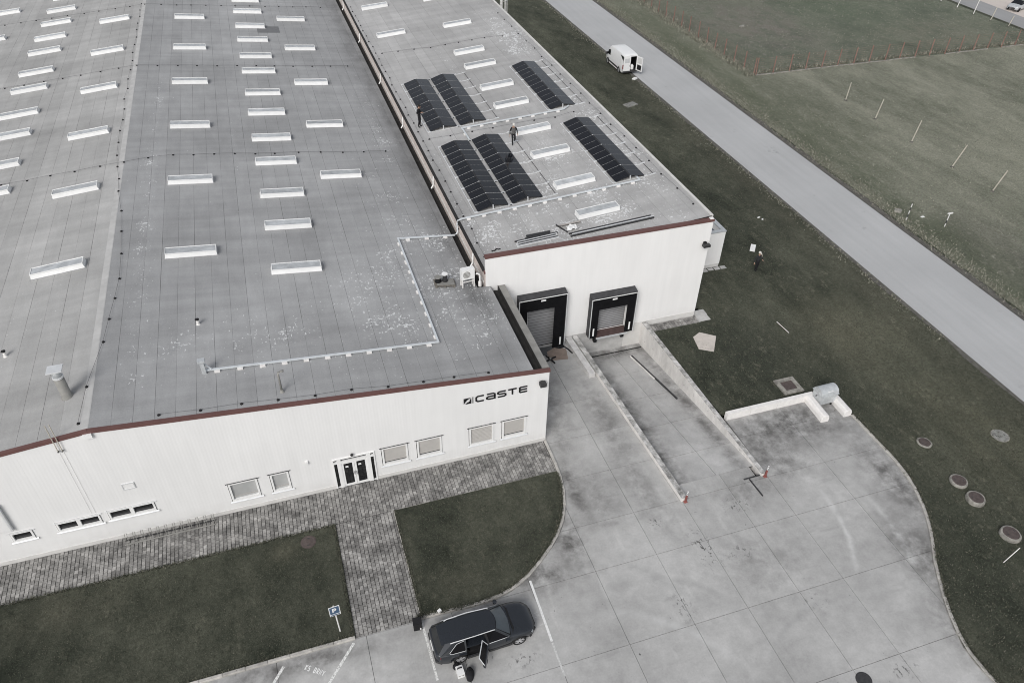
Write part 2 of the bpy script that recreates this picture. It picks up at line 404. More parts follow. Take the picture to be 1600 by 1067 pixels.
M['field'] = mat_grass('dry_field', (0.145, 0.152, 0.116), (0.285, 0.285, 0.228), (0.40, 0.39, 0.33), 0.6,
    [(53.0, 40, 2.6, 60, (0.105, 0.118, 0.082), 1.0), (52.5, 90, 3.0, 30, (0.12, 0.13, 0.09), 0.9), (56.5, 62, 3.5, 12, (0.11, 0.12, 0.085), 0.8), (56, 36, 3, 8, (0.12, 0.115, 0.10), 0.7), (75, 50, 12, 10, (0.30, 0.298, 0.235), 0.6)], (1, 0.4, 1))
M['field_green'] = mat_grass('green_field', (0.095, 0.112, 0.085), (0.185, 0.198, 0.152), (0.30, 0.285, 0.255), 0.85,
    [(68, 97, 8, 12, (0.205, 0.187, 0.165), 1.0), (90, 86, 10, 5, (0.20, 0.195, 0.155), 0.8), (82, 98, 7, 8, (0.11, 0.135, 0.095), 0.8)])
M['tuft'] = mat_tuft('meadow_blades', [(0.0, 0.040, 0.045, 0.034), (0.6, 0.085, 0.090, 0.066), (0.92, 0.13, 0.125, 0.095), (1.0, 0.22, 0.21, 0.17)])
M['tuft_dry'] = mat_tuft('dry_blades', [(0.0, 0.13, 0.135, 0.105), (0.5, 0.22, 0.22, 0.175), (1.0, 0.42, 0.40, 0.33)])
def mat_paver():
    t = NT('concrete_paver')
    t.P()
    r = t.pos.outputs['Random Per Island']
    v = t.mr(r, 0, 1, 0.66, 1.26)
    v = t.math('MULTIPLY', v, t.mr(t.noise(1.0, 6, rough=0.75), 0.36, 0.62, 0.50, 1.16))
    v = t.math('MULTIPLY', v, t.mr(t.noise(18, 3), 0.3, 0.7, 0.88, 1.12))
    return t.done(t.scale((0.285, 0.277, 0.265), v), 0.9)
M['paver'] = mat_paver()
def mat_cells():
    t = NT('solar_cells')
    tc = t.n('ShaderNodeTexCoord')
    br = t.n('ShaderNodeTexBrick')
    br.offset = 0.0
    br.inputs['Color1'].default_value = (0.006, 0.0065, 0.009, 1)
    br.inputs['Color2'].default_value = (0.008, 0.009, 0.012, 1)
    br.inputs['Mortar'].default_value = (0.022, 0.024, 0.028, 1)
    br.inputs['Scale'].default_value = 1.0
    br.inputs['Mortar Size'].default_value = 0.006
    br.inputs['Brick Width'].default_value = 0.182
    br.inputs['Row Height'].default_value = 0.091
    t.l(tc.outputs['Object'], br.inputs['Vector'])
    return t.done(br.outputs['Color'], 0.10, 0, 0.26)
M['cells'] = mat_cells()

# ------------------------------------------------------------------ mesh helpers
class MB:
    def __init__(s):
        s.v = []; s.f = []; s.mi = []
        s.cur = 0
    def add(s, vs, fs):
        b = len(s.v)
        s.v.extend([tuple(p) for p in vs])
        for f in fs:
            s.f.append([b + i for i in f]); s.mi.append(s.cur)
        return s
    def box(s, x0, x1, y0, y1, z0, z1):
        vs = [(x, y, z) for z in (z0, z1) for y in (y0, y1) for x in (x0, x1)]
        return s.add(vs, [(0, 2, 3, 1), (4, 5, 7, 6), (0, 1, 5, 4), (2, 6, 7, 3), (0, 4, 6, 2), (1, 3, 7, 5)])
    def obox(s, c, ax, ay, az):
        """box by centre and three half-axis vectors"""
        c, ax, ay, az = Vector(c), Vector(ax), Vector(ay), Vector(az)
        vs = [c + ax * i + ay * j + az * k for k in (-1, 1) for j in (-1, 1) for i in (-1, 1)]
        return s.add(vs, [(0, 2, 3, 1), (4, 5, 7, 6), (0, 1, 5, 4), (2, 6, 7, 3), (0, 4, 6, 2), (1, 3, 7, 5)])
    def bar(s, a, b, w, h, up=(0, 0, 1)):
        a, b, up = Vector(a), Vector(b), Vector(up)
        d = (b - a)
        t = d.normalized()
        sx = t.cross(up).normalized() * (w / 2)
        sz = sx.cross(t).normalized() * (h / 2)
        return s.obox((a + b) / 2, d / 2, sx, sz)
    def quad(s, a, b, c, d):
        return s.add([a, b, c, d], [(0, 1, 2, 3)])
    def prism(s, poly, z0, z1, bottom=False):
        n = len(poly)
        vs = [(p[0], p[1], z0) for p in poly] + [(p[0], p[1], z1) for p in poly]
        fs = [(i, (i + 1) % n, n + (i + 1) % n, n + i) for i in range(n)] + [tuple(range(n, 2 * n))]
        if bottom:
            fs.append(tuple(reversed(range(n))))
        return s.add(vs, fs)
    def tube(s, pts, rad, n=8, caps=True):
        pts = [Vector(p) for p in pts]
        if not hasattr(rad, '__len__'):
            rad = [rad] * len(pts)
        rings = []
        ref = None
        for i, p in enumerate(pts):
            a = pts[max(i - 1, 0)]; b = pts[min(i + 1, len(pts) - 1)]
            t = (b - a).normalized()
            if ref is None or abs(t.dot(ref)) > 0.95:
                ref = Vector((0, 0, 1)) if abs(t.z) < 0.9 else Vector((1, 0, 0))
            u = t.cross(ref).normalized(); w = u.cross(t).normalized()
            rings.append([p + (u * math.cos(k * 2 * math.pi / n) + w * math.sin(k * 2 * math.pi / n)) * rad[i] for k in range(n)])
        return s.loft(rings, True, caps)
    def loft(s, rings, closed=True, caps=False):
        n = len(rings[0])
        vs = [p for r in rings for p in r]
        fs = []
        for i in range(len(rings) - 1):
            for k in range(n if closed else n - 1):
                k2 = (k + 1) % n
                fs.append((i * n + k, i * n + k2, (i + 1) * n + k2, (i + 1) * n + k))
        if caps:
            fs.append(tuple(reversed(range(n))))
            fs.append(tuple(range((len(rings) - 1) * n, len(rings) * n)))
        return s.add(vs, fs)
    def lathe(s, prof, n=24, c=(0, 0, 0), caps=True, axis='Z'):
        rings = []
        for r, h in prof:
            ring = []
            for k in range(n):
                a = 2 * math.pi * k / n
                p = (r * math.cos(a), r * math.sin(a), h)
                if axis == 'Y':
                    p = (p[0], p[2], p[1])
                elif axis == 'X':
                    p = (p[2], p[0], p[1])
                ring.append((p[0] + c[0], p[1] + c[1], p[2] + c[2]))
            rings.append(ring)
        return s.loft(rings, True, caps)
    def mesh(s, name, mats, smooth=False, recalc=True):
        me = bpy.data.meshes.new(name)
        me.from_pydata(s.v, [], s.f)
        ms = mats if isinstance(mats, (list, tuple)) else [mats]
        for m in ms:
            me.materials.append(m)
        for p, i in zip(me.polygons, s.mi):
            p.material_index = min(i, len(ms) - 1)
            p.use_smooth = smooth
        if recalc:
            bm = bmesh.new(); bm.from_mesh(me)
            bmesh.ops.recalc_face_normals(bm, faces=bm.faces)
            bm.to_mesh(me); bm.free()
        me.update()
        return me
    def build(s, name, mats, parent=None, smooth=False, recalc=True, loc=None):
        o = bpy.data.objects.new(name, s.mesh(name, mats, smooth, recalc))
        COL.objects.link(o)
        if loc is not None:
            o.location = loc
        if parent:
            o.parent = parent
        return o

def link(name, me, parent=None, loc=(0, 0, 0), rot=None):
    o = bpy.data.objects.new(name, me)
    COL.objects.link(o)
    o.location = loc
    if rot is not None:
        o.rotation_euler = rot
    if parent:
        o.parent = parent
    return o
def tag(o, label=None, cat=None, group=None, kind=None):
    if label: o['label'] = label
    if cat: o['category'] = cat
    if group: o['group'] = group
    if kind: o['kind'] = kind
    return o
def empty(name, loc=(0, 0, 0), rz=0.0):
    o = bpy.data.objects.new(name, None)
    o.empty_display_size = 0.3
    COL.objects.link(o)
    o.location = loc
    o.rotation_euler = (0, 0, rz)
    return o
def thing(name, label, cat, loc=(0, 0, 0), rz=0.0, group=None):
    return tag(empty(name, loc, rz), label, cat, group)
def copy_tree(o, parent=None):
    c = o.copy()
    COL.objects.link(c)
    c.parent = parent
    for ch in list(o.children):
        copy_tree(ch, c)
    return c
def smooth_by_angle(o, ang=40):
    me = o.data
    bm = bmesh.new(); bm.from_mesh(me)
    for e in bm.edges:
        if len(e.link_faces) == 2 and e.calc_face_angle(0) > R(ang):
            e.smooth = False
    for f in bm.faces:
        f.smooth = True
    bm.to_mesh(me); bm.free()
    return o
ORD = ['first', 'second', 'third', 'fourth', 'fifth', 'sixth', 'seventh', 'eighth', 'ninth', 'tenth', 'eleventh', 'twelfth', 'thirteenth',
       'fourteenth', 'fifteenth', 'sixteenth', 'seventeenth', 'eighteenth', 'nineteenth', 'twentieth']

def sheet(name, outer, holes, z, mat, parent=None, kind=None):
    loops = [[Vector((p[0], p[1], 0)) for p in outer]] + [[Vector((p[0], p[1], 0)) for p in h] for h in holes]
    tri = tessellate_polygon(loops)
    vs = [(p.x, p.y, z) for l in loops for p in l]
    me = bpy.data.meshes.new(name)
    fs = []
    for t in tri:
        a, b, c = (Vector(vs[i]) for i in t)
        if (b - a).cross(c - a).z < 0:
            t = (t[0], t[2], t[1])
        if (b - a).cross(c - a).length > 1e-9:
            fs.append(t)
    me.from_pydata(vs, [], fs)
    me.materials.append(mat)
    o = bpy.data.objects.new(name, me)
    COL.objects.link(o)
    if parent: o.parent = parent
    if kind: o['kind'] = kind
    return o
def clip_half(poly, a, b, c):
    """keep a*x+b*y<=c"""
    out = []
    n = len(poly)
    for i in range(n):
        p, q = poly[i], poly[(i + 1) % n]
        dp, dq = a * p[0] + b * p[1] - c, a * q[0] + b * q[1] - c
        if dp <= 0: out.append(p)
        if (dp < 0 < dq) or (dq < 0 < dp):
            t = dp / (dp - dq)
            out.append((p[0] + (q[0] - p[0]) * t, p[1] + (q[1] - p[1]) * t))
    return out
def clip_rect(poly, x0, x1, y0, y1):
    for a, b, c in ((-1, 0, -x0), (1, 0, x1), (0, -1, -y0), (0, 1, y1)):
        if len(poly) < 3: return []
        poly = clip_half(poly, a, b, c)
    r = []
    for p in poly:
        if not r or math.hypot(p[0] - r[-1][0], p[1] - r[-1][1]) > 1e-4:
            r.append(p)
    if len(r) > 1 and math.hypot(r[0][0] - r[-1][0], r[0][1] - r[-1][1]) < 1e-4: r.pop()
    return r
def area(poly):
    return 0.5 * sum(poly[i][0] * poly[(i + 1) % len(poly)][1] - poly[(i + 1) % len(poly)][0] * poly[i][1] for i in range(len(poly)))
def inside(p, poly):
    c = False
    n = len(poly)
    for i in range(n):
        a, b = poly[i], poly[(i + 1) % n]
        if (a[1] > p[1]) != (b[1] > p[1]) and p[0] < (b[0] - a[0]) * (p[1] - a[1]) / (b[1] - a[1]) + a[0]:
            c = not c
    return c
def smooth_line(pts, step=0.5):
    """Catmull-Rom resample"""
    out = []
    for i in range(len(pts) - 1):
        p0 = Vector(pts[max(i - 1, 0)]); p1 = Vector(pts[i]); p2 = Vector(pts[i + 1]); p3 = Vector(pts[min(i + 2, len(pts) - 1)])
        n = max(1, int((p2 - p1).length / step))
        for k in range(n):
            t = k / n
            out.append(tuple(0.5 * ((2 * p1) + (p2 - p0) * t + (2 * p0 - 5 * p1 + 4 * p2 - p3) * t * t + (3 * p1 - p0 - 3 * p2 + p3) * t ** 3)))
    out.append(tuple(pts[-1]))
    return out

# ------------------------------------------------------------------ constants of the place (metres; camera stands over the origin)
AX, AZ, SL = -10.7, 7.89, 0.0949        # ridge of the big hall, roof slope
AY0, AY1 = 29.41, 126.0
ARX, ALX = 12.27, -33.67
BX0, BX1, BY0, BY1 = 11.05, 26.88, 37.84, 112.0
BS = 0.087
def zA(x): return AZ - SL * abs(x - AX)
def zB(x): return 8.2 - BS * (27 - x)

# ------------------------------------------------------------------ ground, lawns, road
KERB_R = smooth_line([(28.6, 4.0), (27.3, 7.2), (26.75, 9.2), (26.72, 11.0), (27.3, 12.7), (27.9, 13.9), (28.65, 15.23), (29.63, 16.6), (30.5, 18.1), (31.12, 19.7), (31.4, 21.1), (31.46, 22.7), (31.42, 24.3), (31.4, 25.7)], 0.6)
KERB_L = smooth_line([(12.3, 29.35), (12.26, 27.3), (12.12, 25.95), (11.77, 24.63), (11.3, 23.63), (10.5, 22.56), (9.6, 21.75), (8.4, 20.84), (7.16, 20.25), (6.08, 20.0), (4.95, 20.0), (3.84, 20.07), (2.52, 20.1)], 0.6)
PATH = (-0.64, 2.5)
STRIP_Y = 26.86
def wallR(y): return 22.66 + (37.84 - y) * 0.04      # inner face of the right ramp wall
def divR(y): return 17.62 + (37.84 - y) * 0.040      # right face of the divider
def divL(y): return 17.30 + (37.84 - y) * 0.042
RAMP_Y = 23.9
def zlane(y): return -max(0.0, y - RAMP_Y) * 0.119

def setting():
    hole = [(ALX, AY1), (ALX, STRIP_Y), (PATH[0], STRIP_Y), (PATH[0], 20.08), (-60, 20.0), (-60, -40), (29.5, -40)]
    hole += list(KERB_R) + [(31.4, 28.0), (23.55, 28.0), (wallR(36.9) + 0.36, 36.9), (26.85, 36.9), (27.75, 37.15), (27.5, 38.4), (26.86, 38.4), (26.86, BY1), (BX0, BY1), (BX0, AY1)]
    big = [(-420, -420), (480, -420), (480, 520), (-420, 520)]
    fld = [(50.6, -60), (103.5, -60), (103.5, 78.3), (57.0, 78.3), (57.0, 240), (50.6, 240)]
    g = sheet('ground', big, [hole, [(42.92, -300), (49.85, -300), (49.85, 400), (42.92, 400)], [(50.6, -290), (57, -290), (103.4, -290), (103.4, 390), (50.6, 390)]], 0.06, M['grass'], kind='structure')
    sheet('field', [(50.6, -290), (103.4, -290), (103.4, 78.3), (57.0, 78.3), (57.0, 390), (50.6, 390)], [], 0.062, M['field'], kind='structure')
    sheet('fenced_meadow', [(57.0, 78.3), (103.4, 78.3), (103.4, 390), (57.0, 390)], [], 0.064, M['field_green'], kind='structure')
    # road with soil shoulders
    rd = tag(empty('road'), kind='structure')
    b = MB(); b.box(42.92, 49.85, -300, 400, -0.2, 0.03)
    b.build('carriageway', M['road'], rd)
    for x0, x1 in ((42.5, 42.92), (49.85, 50.6)):
        pts = [(x0 if (i % 2) else x0 + random.uniform(-0.15, 0.15), -300 + i * 2.0) for i in range(351)]
        vs = []; fs = []
        for i in range(351):
            y = -300 + 2.0 * i
            a = x0 + random.uniform(-0.12, 0.2) if x0 < 45 else x0
            c = x1 if x0 < 45 else x1 + random.uniform(-0.35, 0.15)
            vs += [(a, y, 0.068), (c, y, 0.068)]
        fs = [(2 * i, 2 * i + 1, 2 * i + 3, 2 * i + 2) for i in range(350)]
        MB().add(vs, fs).build('shoulder', M['soil'], rd)
    # side road and sandy yard far right
    fr = tag(empty('side_road'), kind='structure')
    MB().box(104.2, 108.4, -200, 390, -0.2, 0.075).build('carriageway', M['road2'], fr)
    sy = MB().box(108.4, 190, -100, 300, -0.2, 0.07).build('sandy_yard', M['sand'])
    tag(sy, kind='structure')
    # lawn island right of the path
    isl = [(PATH[1] + 0.06, STRIP_Y)] + [(12.1, STRIP_Y)] + [(p[0] - 0.16, p[1] + 0.03) for p in KERB_L if p[1] < STRIP_Y - 0.1][:-1] + [(PATH[1] + 0.06, 20.2)]
    sheet('lawn', isl, [], 0.075, M['lawn'], kind='structure')
    sheet('lawn', [(-60, 20.1), (PATH[0] - 0.06, 20.1), (PATH[0] - 0.06, STRIP_Y - 0.02), (-60, STRIP_Y - 0.02)], [], 0.078, M['lawn'], kind='structure')
    return isl
LAWN_ISLAND = setting()

# ------------------------------------------------------------------ concrete yard with its slabs, joints, paint
def yard():
    yd = tag(empty('yard'), kind='structure')
    outline = [(12.3, 37.84), (12.3, 29.4)] + [(p[0], p[1]) for p in KERB_L[1:]] + [(-60, 20.05), (-60, -40), (29.5, -40)] + [(p[0], p[1]) for p in KERB_R] + \
              [(31.4, 27.6), (23.62, 27.6), (23.62, 23.1), (22.95, 23.1), (22.95, RAMP_Y), (18.2, RAMP_Y), (18.2, 22.9), (17.9, 22.9), (divL(37.84), 37.84)]
    sheet('joint_bed', outline, [], -0.05, M['bed'], yd)
    xs = [-60, -12.6, -8.45, -4.3, -0.15, 4.0, 8.15, 11.63, 15.08, 18.02, 20.98, 23.58, 27.45, 40]
    ys = [-40, 2.5, 7.2, 11.65, 15.9, 20.06, 22.88, 26.1, 29.07, 32.0, 34.9, 38]
    gp = 0.010
    for i in range(len(xs) - 1):
        for j in range(len(ys) - 1):
            if ys[j + 1] < 3 and (xs[i] < -10 or xs[i] > 30): pass
            p = clip_rect(outline, xs[i] + gp, xs[i + 1] - gp, ys[j] + gp, ys[j + 1] - gp)
            if len(p) < 3 or abs(area(p)) < 0.06: continue
            if area(p) < 0: p = p[::-1]
            dz = random.uniform(-0.003, 0.003)
            MB().prism(p, -0.12, dz).build('slab', M['yard'], yd)
    MB().box(13.3, 16.35, 36.75, 37.6, 0.0, 0.008).build('gate_shade_strip', simple('gate_shade_tone', (0.09, 0.092, 0.095), 0.85, var=0.2), yd)  # dark sheet standing in for shade on the concrete before the left gate
    # painted bay lines
    def line(a, b, w, m):
        a, b = Vector((a[0], a[1], 0.0065)), Vector((b[0], b[1], 0.0065))
        n = (b - a).normalized().cross(Vector((0, 0, 1))) * (w / 2)
        MB().quad(a - n, a + n, b + n, b - n).build('bay_line', m, yd)
    line((8.24, 20.55), (8.16, 17.15), 0.12, M['paint'])
    line((8.16, 17.1), (8.14, 15.4), 0.10, M['faintpaint'])
    line((2.52, 19.9), (2.56, 16.95), 0.11, M['wornpaint'])
    line((-0.76, 19.88), (-2.5, 17.85), 0.13, M['wornpaint'])
    line((-4.0, 19.7), (-5.6, 17.6), 0.13, M['wornpaint'])
    return yd
YARD = yard()

STROKES = {
 'C': [[(1, 1), (0.25, 1), (0.03, 0.8), (0.03, 0.2), (0.25, 0), (1, 0)]],
 'A': [[(0, 1), (0.8, 1), (1, 0.82), (1, 0), (0.2, 0), (0, 0.14), (0, 0.36), (0.2, 0.5), (1, 0.5)]],
 'S': [[(1, 1), (0.2, 1), (0.02, 0.88), (0.02, 0.66), (0.2, 0.52), (0.82, 0.52), (1, 0.38), (1, 0.14), (0.82, 0), (0, 0)]],
 'T': [[(0, 1), (1, 1)], [(0.5, 1), (0.5, -0.02)]],
 'E': [[(1, 1), (0.15, 1), (0.03, 0.9), (0.03, 0.1), (0.15, 0), (1, 0)], [(0.1, 0.5), (0.96, 0.5)]],
 'P': [[(0.05, 0), (0.05, 1), (0.75, 1), (0.98, 0.86), (0.98, 0.6), (0.75, 0.45), (0.05, 0.45)]],
 'K': [[(0.05, 0), (0.05, 1)], [(1, 1), (0.1, 0.5), (1, 0)]],
 'B': [[(0.05, 0), (0.05, 1), (0.75, 1), (0.95, 0.85), (0.95, 0.65), (0.75, 0.52), (0.1, 0.52)], [(0.75, 0.52), (1, 0.38), (1, 0.14), (0.75, 0), (0.05, 0)]],
 'R': [[(0.05, 0), (0.05, 1), (0.75, 1), (0.98, 0.86), (0.98, 0.64), (0.75, 0.5), (0.1, 0.5)], [(0.5, 0.5), (1, 0)]],
 'N': [[(0.03, 0), (0.03, 1), (0.97, 0), (0.97, 1)]],
 'Y': [[(0, 1), (0.5, 0.5), (1, 1)], [(0.5, 0.5), (0.5, 0)]],
 '1': [[(0.2, 0.75), (0.55, 1), (0.55, 0)]],
 '5': [[(1, 1), (0.1, 1), (0.1, 0.56), (0.75, 0.56), (1, 0.42), (1, 0.15), (0.75, 0), (0, 0)]],
}
def letter_mesh(name, ch, w, h, t, depth, mat):
    """flat stroke letter in the local XZ plane, front towards -Y"""
    mb = MB()
    lay = 0
    for st in STROKES[ch]:
        pts = [Vector((p[0] * (w - t) + t / 2, 0, p[1] * (h - t) + t / 2)) for p in st]
        n = len(pts)
        L, Rr = [], []
        for i, p in enumerate(pts):
            d1 = (p - pts[i - 1]).normalized() if i > 0 else None
            d2 = (pts[i + 1] - p).normalized() if i < n - 1 else None
            d = ((d1 or d2) + (d2 or d1)).normalized()
            nn = Vector((-d.z, 0, d.x))
            k = 1.0
            if d1 and d2:
                k = 1 / max(0.5, nn.dot(Vector((-d1.z, 0, d1.x))))
            L.append(p + nn * t / 2 * k); Rr.append(p - nn * t / 2 * k)
        y0 = -depth - lay * 0.0015
        lay += 1
        rings = [[(L[i].x, 0, L[i].z), (L[i].x, y0, L[i].z), (Rr[i].x, y0, Rr[i].z), (Rr[i].x, 0, Rr[i].z)] for i in range(n)]
        mb.loft(rings, True, True)
    return mb.mesh(name, mat)

def yard_lettering():
    # worn painted letters in the bays, read from the kerb side
    d = Vector((0.81, -0.585, 0)).normalized()
    ang = math.atan2(d.y, d.x)
    x0, y0 = -3.14, 19.27
    for i, ch in enumerate(('K', 'S', ' ', 'B', 'R', 'N', 'Y')):
        if ch == ' ': continue
        me = letter_mesh('painted_letter', ch, 0.115, 0.27, 0.04, 0.003, M['paint'])
        p = Vector((x0, y0, 0)) + d * (i * 0.145)
        o = link('painted_letter', me, YARD, (p.x, p.y, 0.0055), (R(-90), 0, ang))
    for i, (ch, x, y) in enumerate((('1', 7.78, 18.86), ('5', 7.78, 18.66), ('1', 7.84, 18.18))):
        me = letter_mesh('painted_digit', ch, 0.16, 0.26, 0.045, 0.003, M['faintpaint'])
        link('painted_digit', me, YARD, (x, y, 0.0055), (R(-90), 0, R(-85)))
yard_lettering()

# ------------------------------------------------------------------ kerbs
def kerb_run(name, pts, w, z0, z1, side, mat, piece=1.0, gap=0.012, prob_tilt=0.0):
    """kerb stones laid along a polyline; side=+1 puts the stones left of the line"""
    k = tag(empty(name), kind='structure')
    P = [Vector((p[0], p[1], 0)) for p in pts]
    # walk at constant arc length
    seg = [(P[i], P[i + 1]) for i in range(len(P) - 1)]
    marks = [P[0]]
    need = piece
    for a, b in seg:
        L = (b - a).length
        pos = 0.0
        while L - pos >= need:
            pos += need
            marks.append(a + (b - a) * (pos / L))
            need = piece
        need -= (L - pos)
    marks.append(P[-1])
    for i in range(len(marks) - 1):
        a, b = marks[i], marks[i + 1]
        if (b - a).length < 0.15: continue
        d = (b - a).normalized()
        n = Vector((-d.y, d.x, 0)) * side
        a2, b2 = a + d * gap / 2, b - d * gap / 2
        zz = z1 + random.uniform(-0.012, 0.012)
        c = 0.02
        vs = [a2, b2, b2 + n * w, a2 + n * w]
        lo = [(v.x, v.y, z0) for v in vs]
        mid = [(v.x, v.y, zz - c) for v in vs]
        ins = [a2 + d * c + n * c, b2 - d * c + n * c, b2 - d * c + n * (w - c), a2 + d * c + n * (w - c)]
        top = [(v.x, v.y, zz) for v in ins]
        MB().loft([lo, mid, top], True, False).add(top, [(0, 1, 2, 3)]).build('kerb_stone', mat, k)
    return k
M['kerb'] = simple('kerb_concrete', (0.40, 0.385, 0.36), 0.9, var=0.22, scale=3, obj_var=0.12, bump=0.3)
M['edging'] = simple('edging_concrete', (0.34, 0.325, 0.30), 0.9, var=0.2, scale=3, obj_var=0.12)
kerb_run('kerb', KERB_L, 0.16, -0.1, 0.105, -1, M['kerb'])
kerb_run('kerb', [(PATH[0] - 0.02, 20.02), (-18.0, 19.96)], 0.17, -0.1, 0.105, -1, M['kerb'])
kerb_run('kerb', KERB_R, 0.17, -0.1, 0.10, -1, M['kerb'])

# ------------------------------------------------------------------ block paving in front of the hall and the path to the car park
def paving():
    pv = tag(empty('paving'), kind='structure')
    MB().box(-19.0, 12.14, STRIP_Y + 0.0, 29.42, -0.2, -0.03).build('joint_bed', M['bed'], pv)
    MB().box(PATH[0], PATH[1], 20.05, STRIP_Y - 0.005, -0.2, -0.031).build('joint_bed', M['bed'], pv)
    def stones(x0, x1, y0, y1, name):
        mb = MB()
        w, h, g = 0.20, 0.235, 0.016
        i = 0
        x = x0
        while x < x1 - 0.05:
            off = (i % 2) * h / 2
            y = y0 - off
            xe = min(x + w, x1)
            while y < y1 - 0.02:
                ya, yb = max(y, y0), min(y + h, y1)
                y += h
                if yb - ya < 0.05: continue
                z = 0.012 + random.uniform(-0.008, 0.008)
                if random.random() < 0.03: z -= 0.012
                j = lambda: random.uniform(-0.004, 0.004)
                a, b, c, d = x + g / 2 + j(), xe - g / 2 + j(), ya + g / 2 + j(), yb - g / 2 + j()
                k = 0.008
                tz = [z + random.uniform(-0.003, 0.003) for _ in range(4)]
                lo = [(a, c, -0.025), (b, c, -0.025), (b, d, -0.025), (a, d, -0.025)]
                hi = [(a + k, c + k, tz[0]), (b - k, c + k, tz[1]), (b - k, d - k, tz[2]), (a + k, d - k, tz[3])]
                mb.add(lo + hi, [(0, 1, 5, 4), (1, 2, 6, 5), (2, 3, 7, 6), (3, 0, 4, 7), (4, 5, 6, 7)])
            x += w
            i += 1
        o = mb.build(name, M['paver'], pv, recalc=False)
        tag(o, kind='stuff')
    stones(-19.0, 12.1, STRIP_Y + 0.08, 29.36, 'paving_stones')
    stones(PATH[0] + 0.004, PATH[1] - 0.004, 20.1, STRIP_Y + 0.06, 'paving_stones')
    stones(22.95 + 0.15, 26.9, 36.95, 37.75, 'paving_stones')
    return pv
PAVING = paving()
kerb_run('path_edging', [(PATH[0], 20.1), (PATH[0], STRIP_Y)], 0.06, -0.1, 0.03, 1, M['edging'])
kerb_run('path_edging', [(PATH[1], STRIP_Y), (PATH[1], 20.15)], 0.06, -0.1, 0.03, 1, M['edging'])
kerb_run('path_edging', [(-19, STRIP_Y + 0.07), (PATH[0], STRIP_Y + 0.07)], 0.07, -0.1, 0.035, -1, M['edging'])
kerb_run('path_edging', [(PATH[1], STRIP_Y + 0.07), (12.1, STRIP_Y + 0.07)], 0.07, -0.1, 0.035, -1, M['edging'])

# ------------------------------------------------------------------ sunken loading ramp
def ramp():
    rp = tag(empty('loading_ramp'), kind='structure')
    q = [(divR(RAMP_Y) - 0.2, RAMP_Y - 0.05), (wallR(RAMP_Y) + 0.2, RAMP_Y - 0.05), (wallR(37.84) + 0.2, 37.9), (divR(37.84) - 0.2, 37.9)]
    MB().quad(*[(p[0], p[1], zlane(p[1]) - 0.04) for p in q]).build('joint_bed', M['bed'], rp)
    ys = [RAMP_Y, 26.1, 29.0, 31.9, 34.7, 37.3]
    for j in range(len(ys) - 1):
        for side in (0, 1):
            y0, y1 = ys[j] + 0.013, ys[j + 1] - 0.013
            def xm(y): return (divR(y) + wallR(y)) / 2 + 0.1
            def xa(y): return divR(y) - 0.05 if side == 0 else xm(y) + 0.012
            def xb(y): return xm(y) - 0.012 if side == 0 else wallR(y) + 0.05
            top = [(xa(y0), y0, zlane(y0)), (xb(y0), y0, zlane(y0)), (xb(y1), y1, zlane(y1)), (xa(y1), y1, zlane(y1))]
            lo = [(p[0], p[1], p[2] - 0.12) for p in top]
            mb = MB().loft([lo, top], True, False)
            mb.add(top, [(0, 1, 2, 3)])
            mb.build('slab', M['lane'], rp)
    # drain channel and last strip at the dock
    y0, y1 = 37.31, 37.43
    MB().box(divR(37.3), wallR(37.3), y0, y1, -1.75, zlane(37.3) - 0.03).build('drain_channel', M['dark'], rp)
    MB().box(divR(37.5), wallR(37.5), y1 + 0.01, 37.84, -1.8, zlane(37.45) + 0.01).build('dock_apron', M['lane'], rp)
    # steel wheel guide on the lane
    a, b = Vector((21.45, 36.5, zlane(36.5) + 0.05)), Vector((22.1, 31.0, zlane(31.0) + 0.05))
    MB().bar(a, b, 0.09, 0.09).build('wheel_guide', M['steel_dark'], rp)
    MB().bar(a + Vector((-0.10, 0, -0.01)), a + (b - a) * 0.55 + Vector((-0.10, 0, -0.01)), 0.09, 0.06).build('wheel_guide', M['whitewash'], rp)
    MB().bar((22.15, 23.12, 0.02), (23.2, 23.14, 0.02), 0.07, 0.04).build('wheel_guide', M['steel_dark'], rp)
    MB().bar((22.46, 23.05, 0.02), (22.54, 21.75, 0.02), 0.07, 0.04).build('wheel_guide', M['steel_dark'], rp)
ramp()
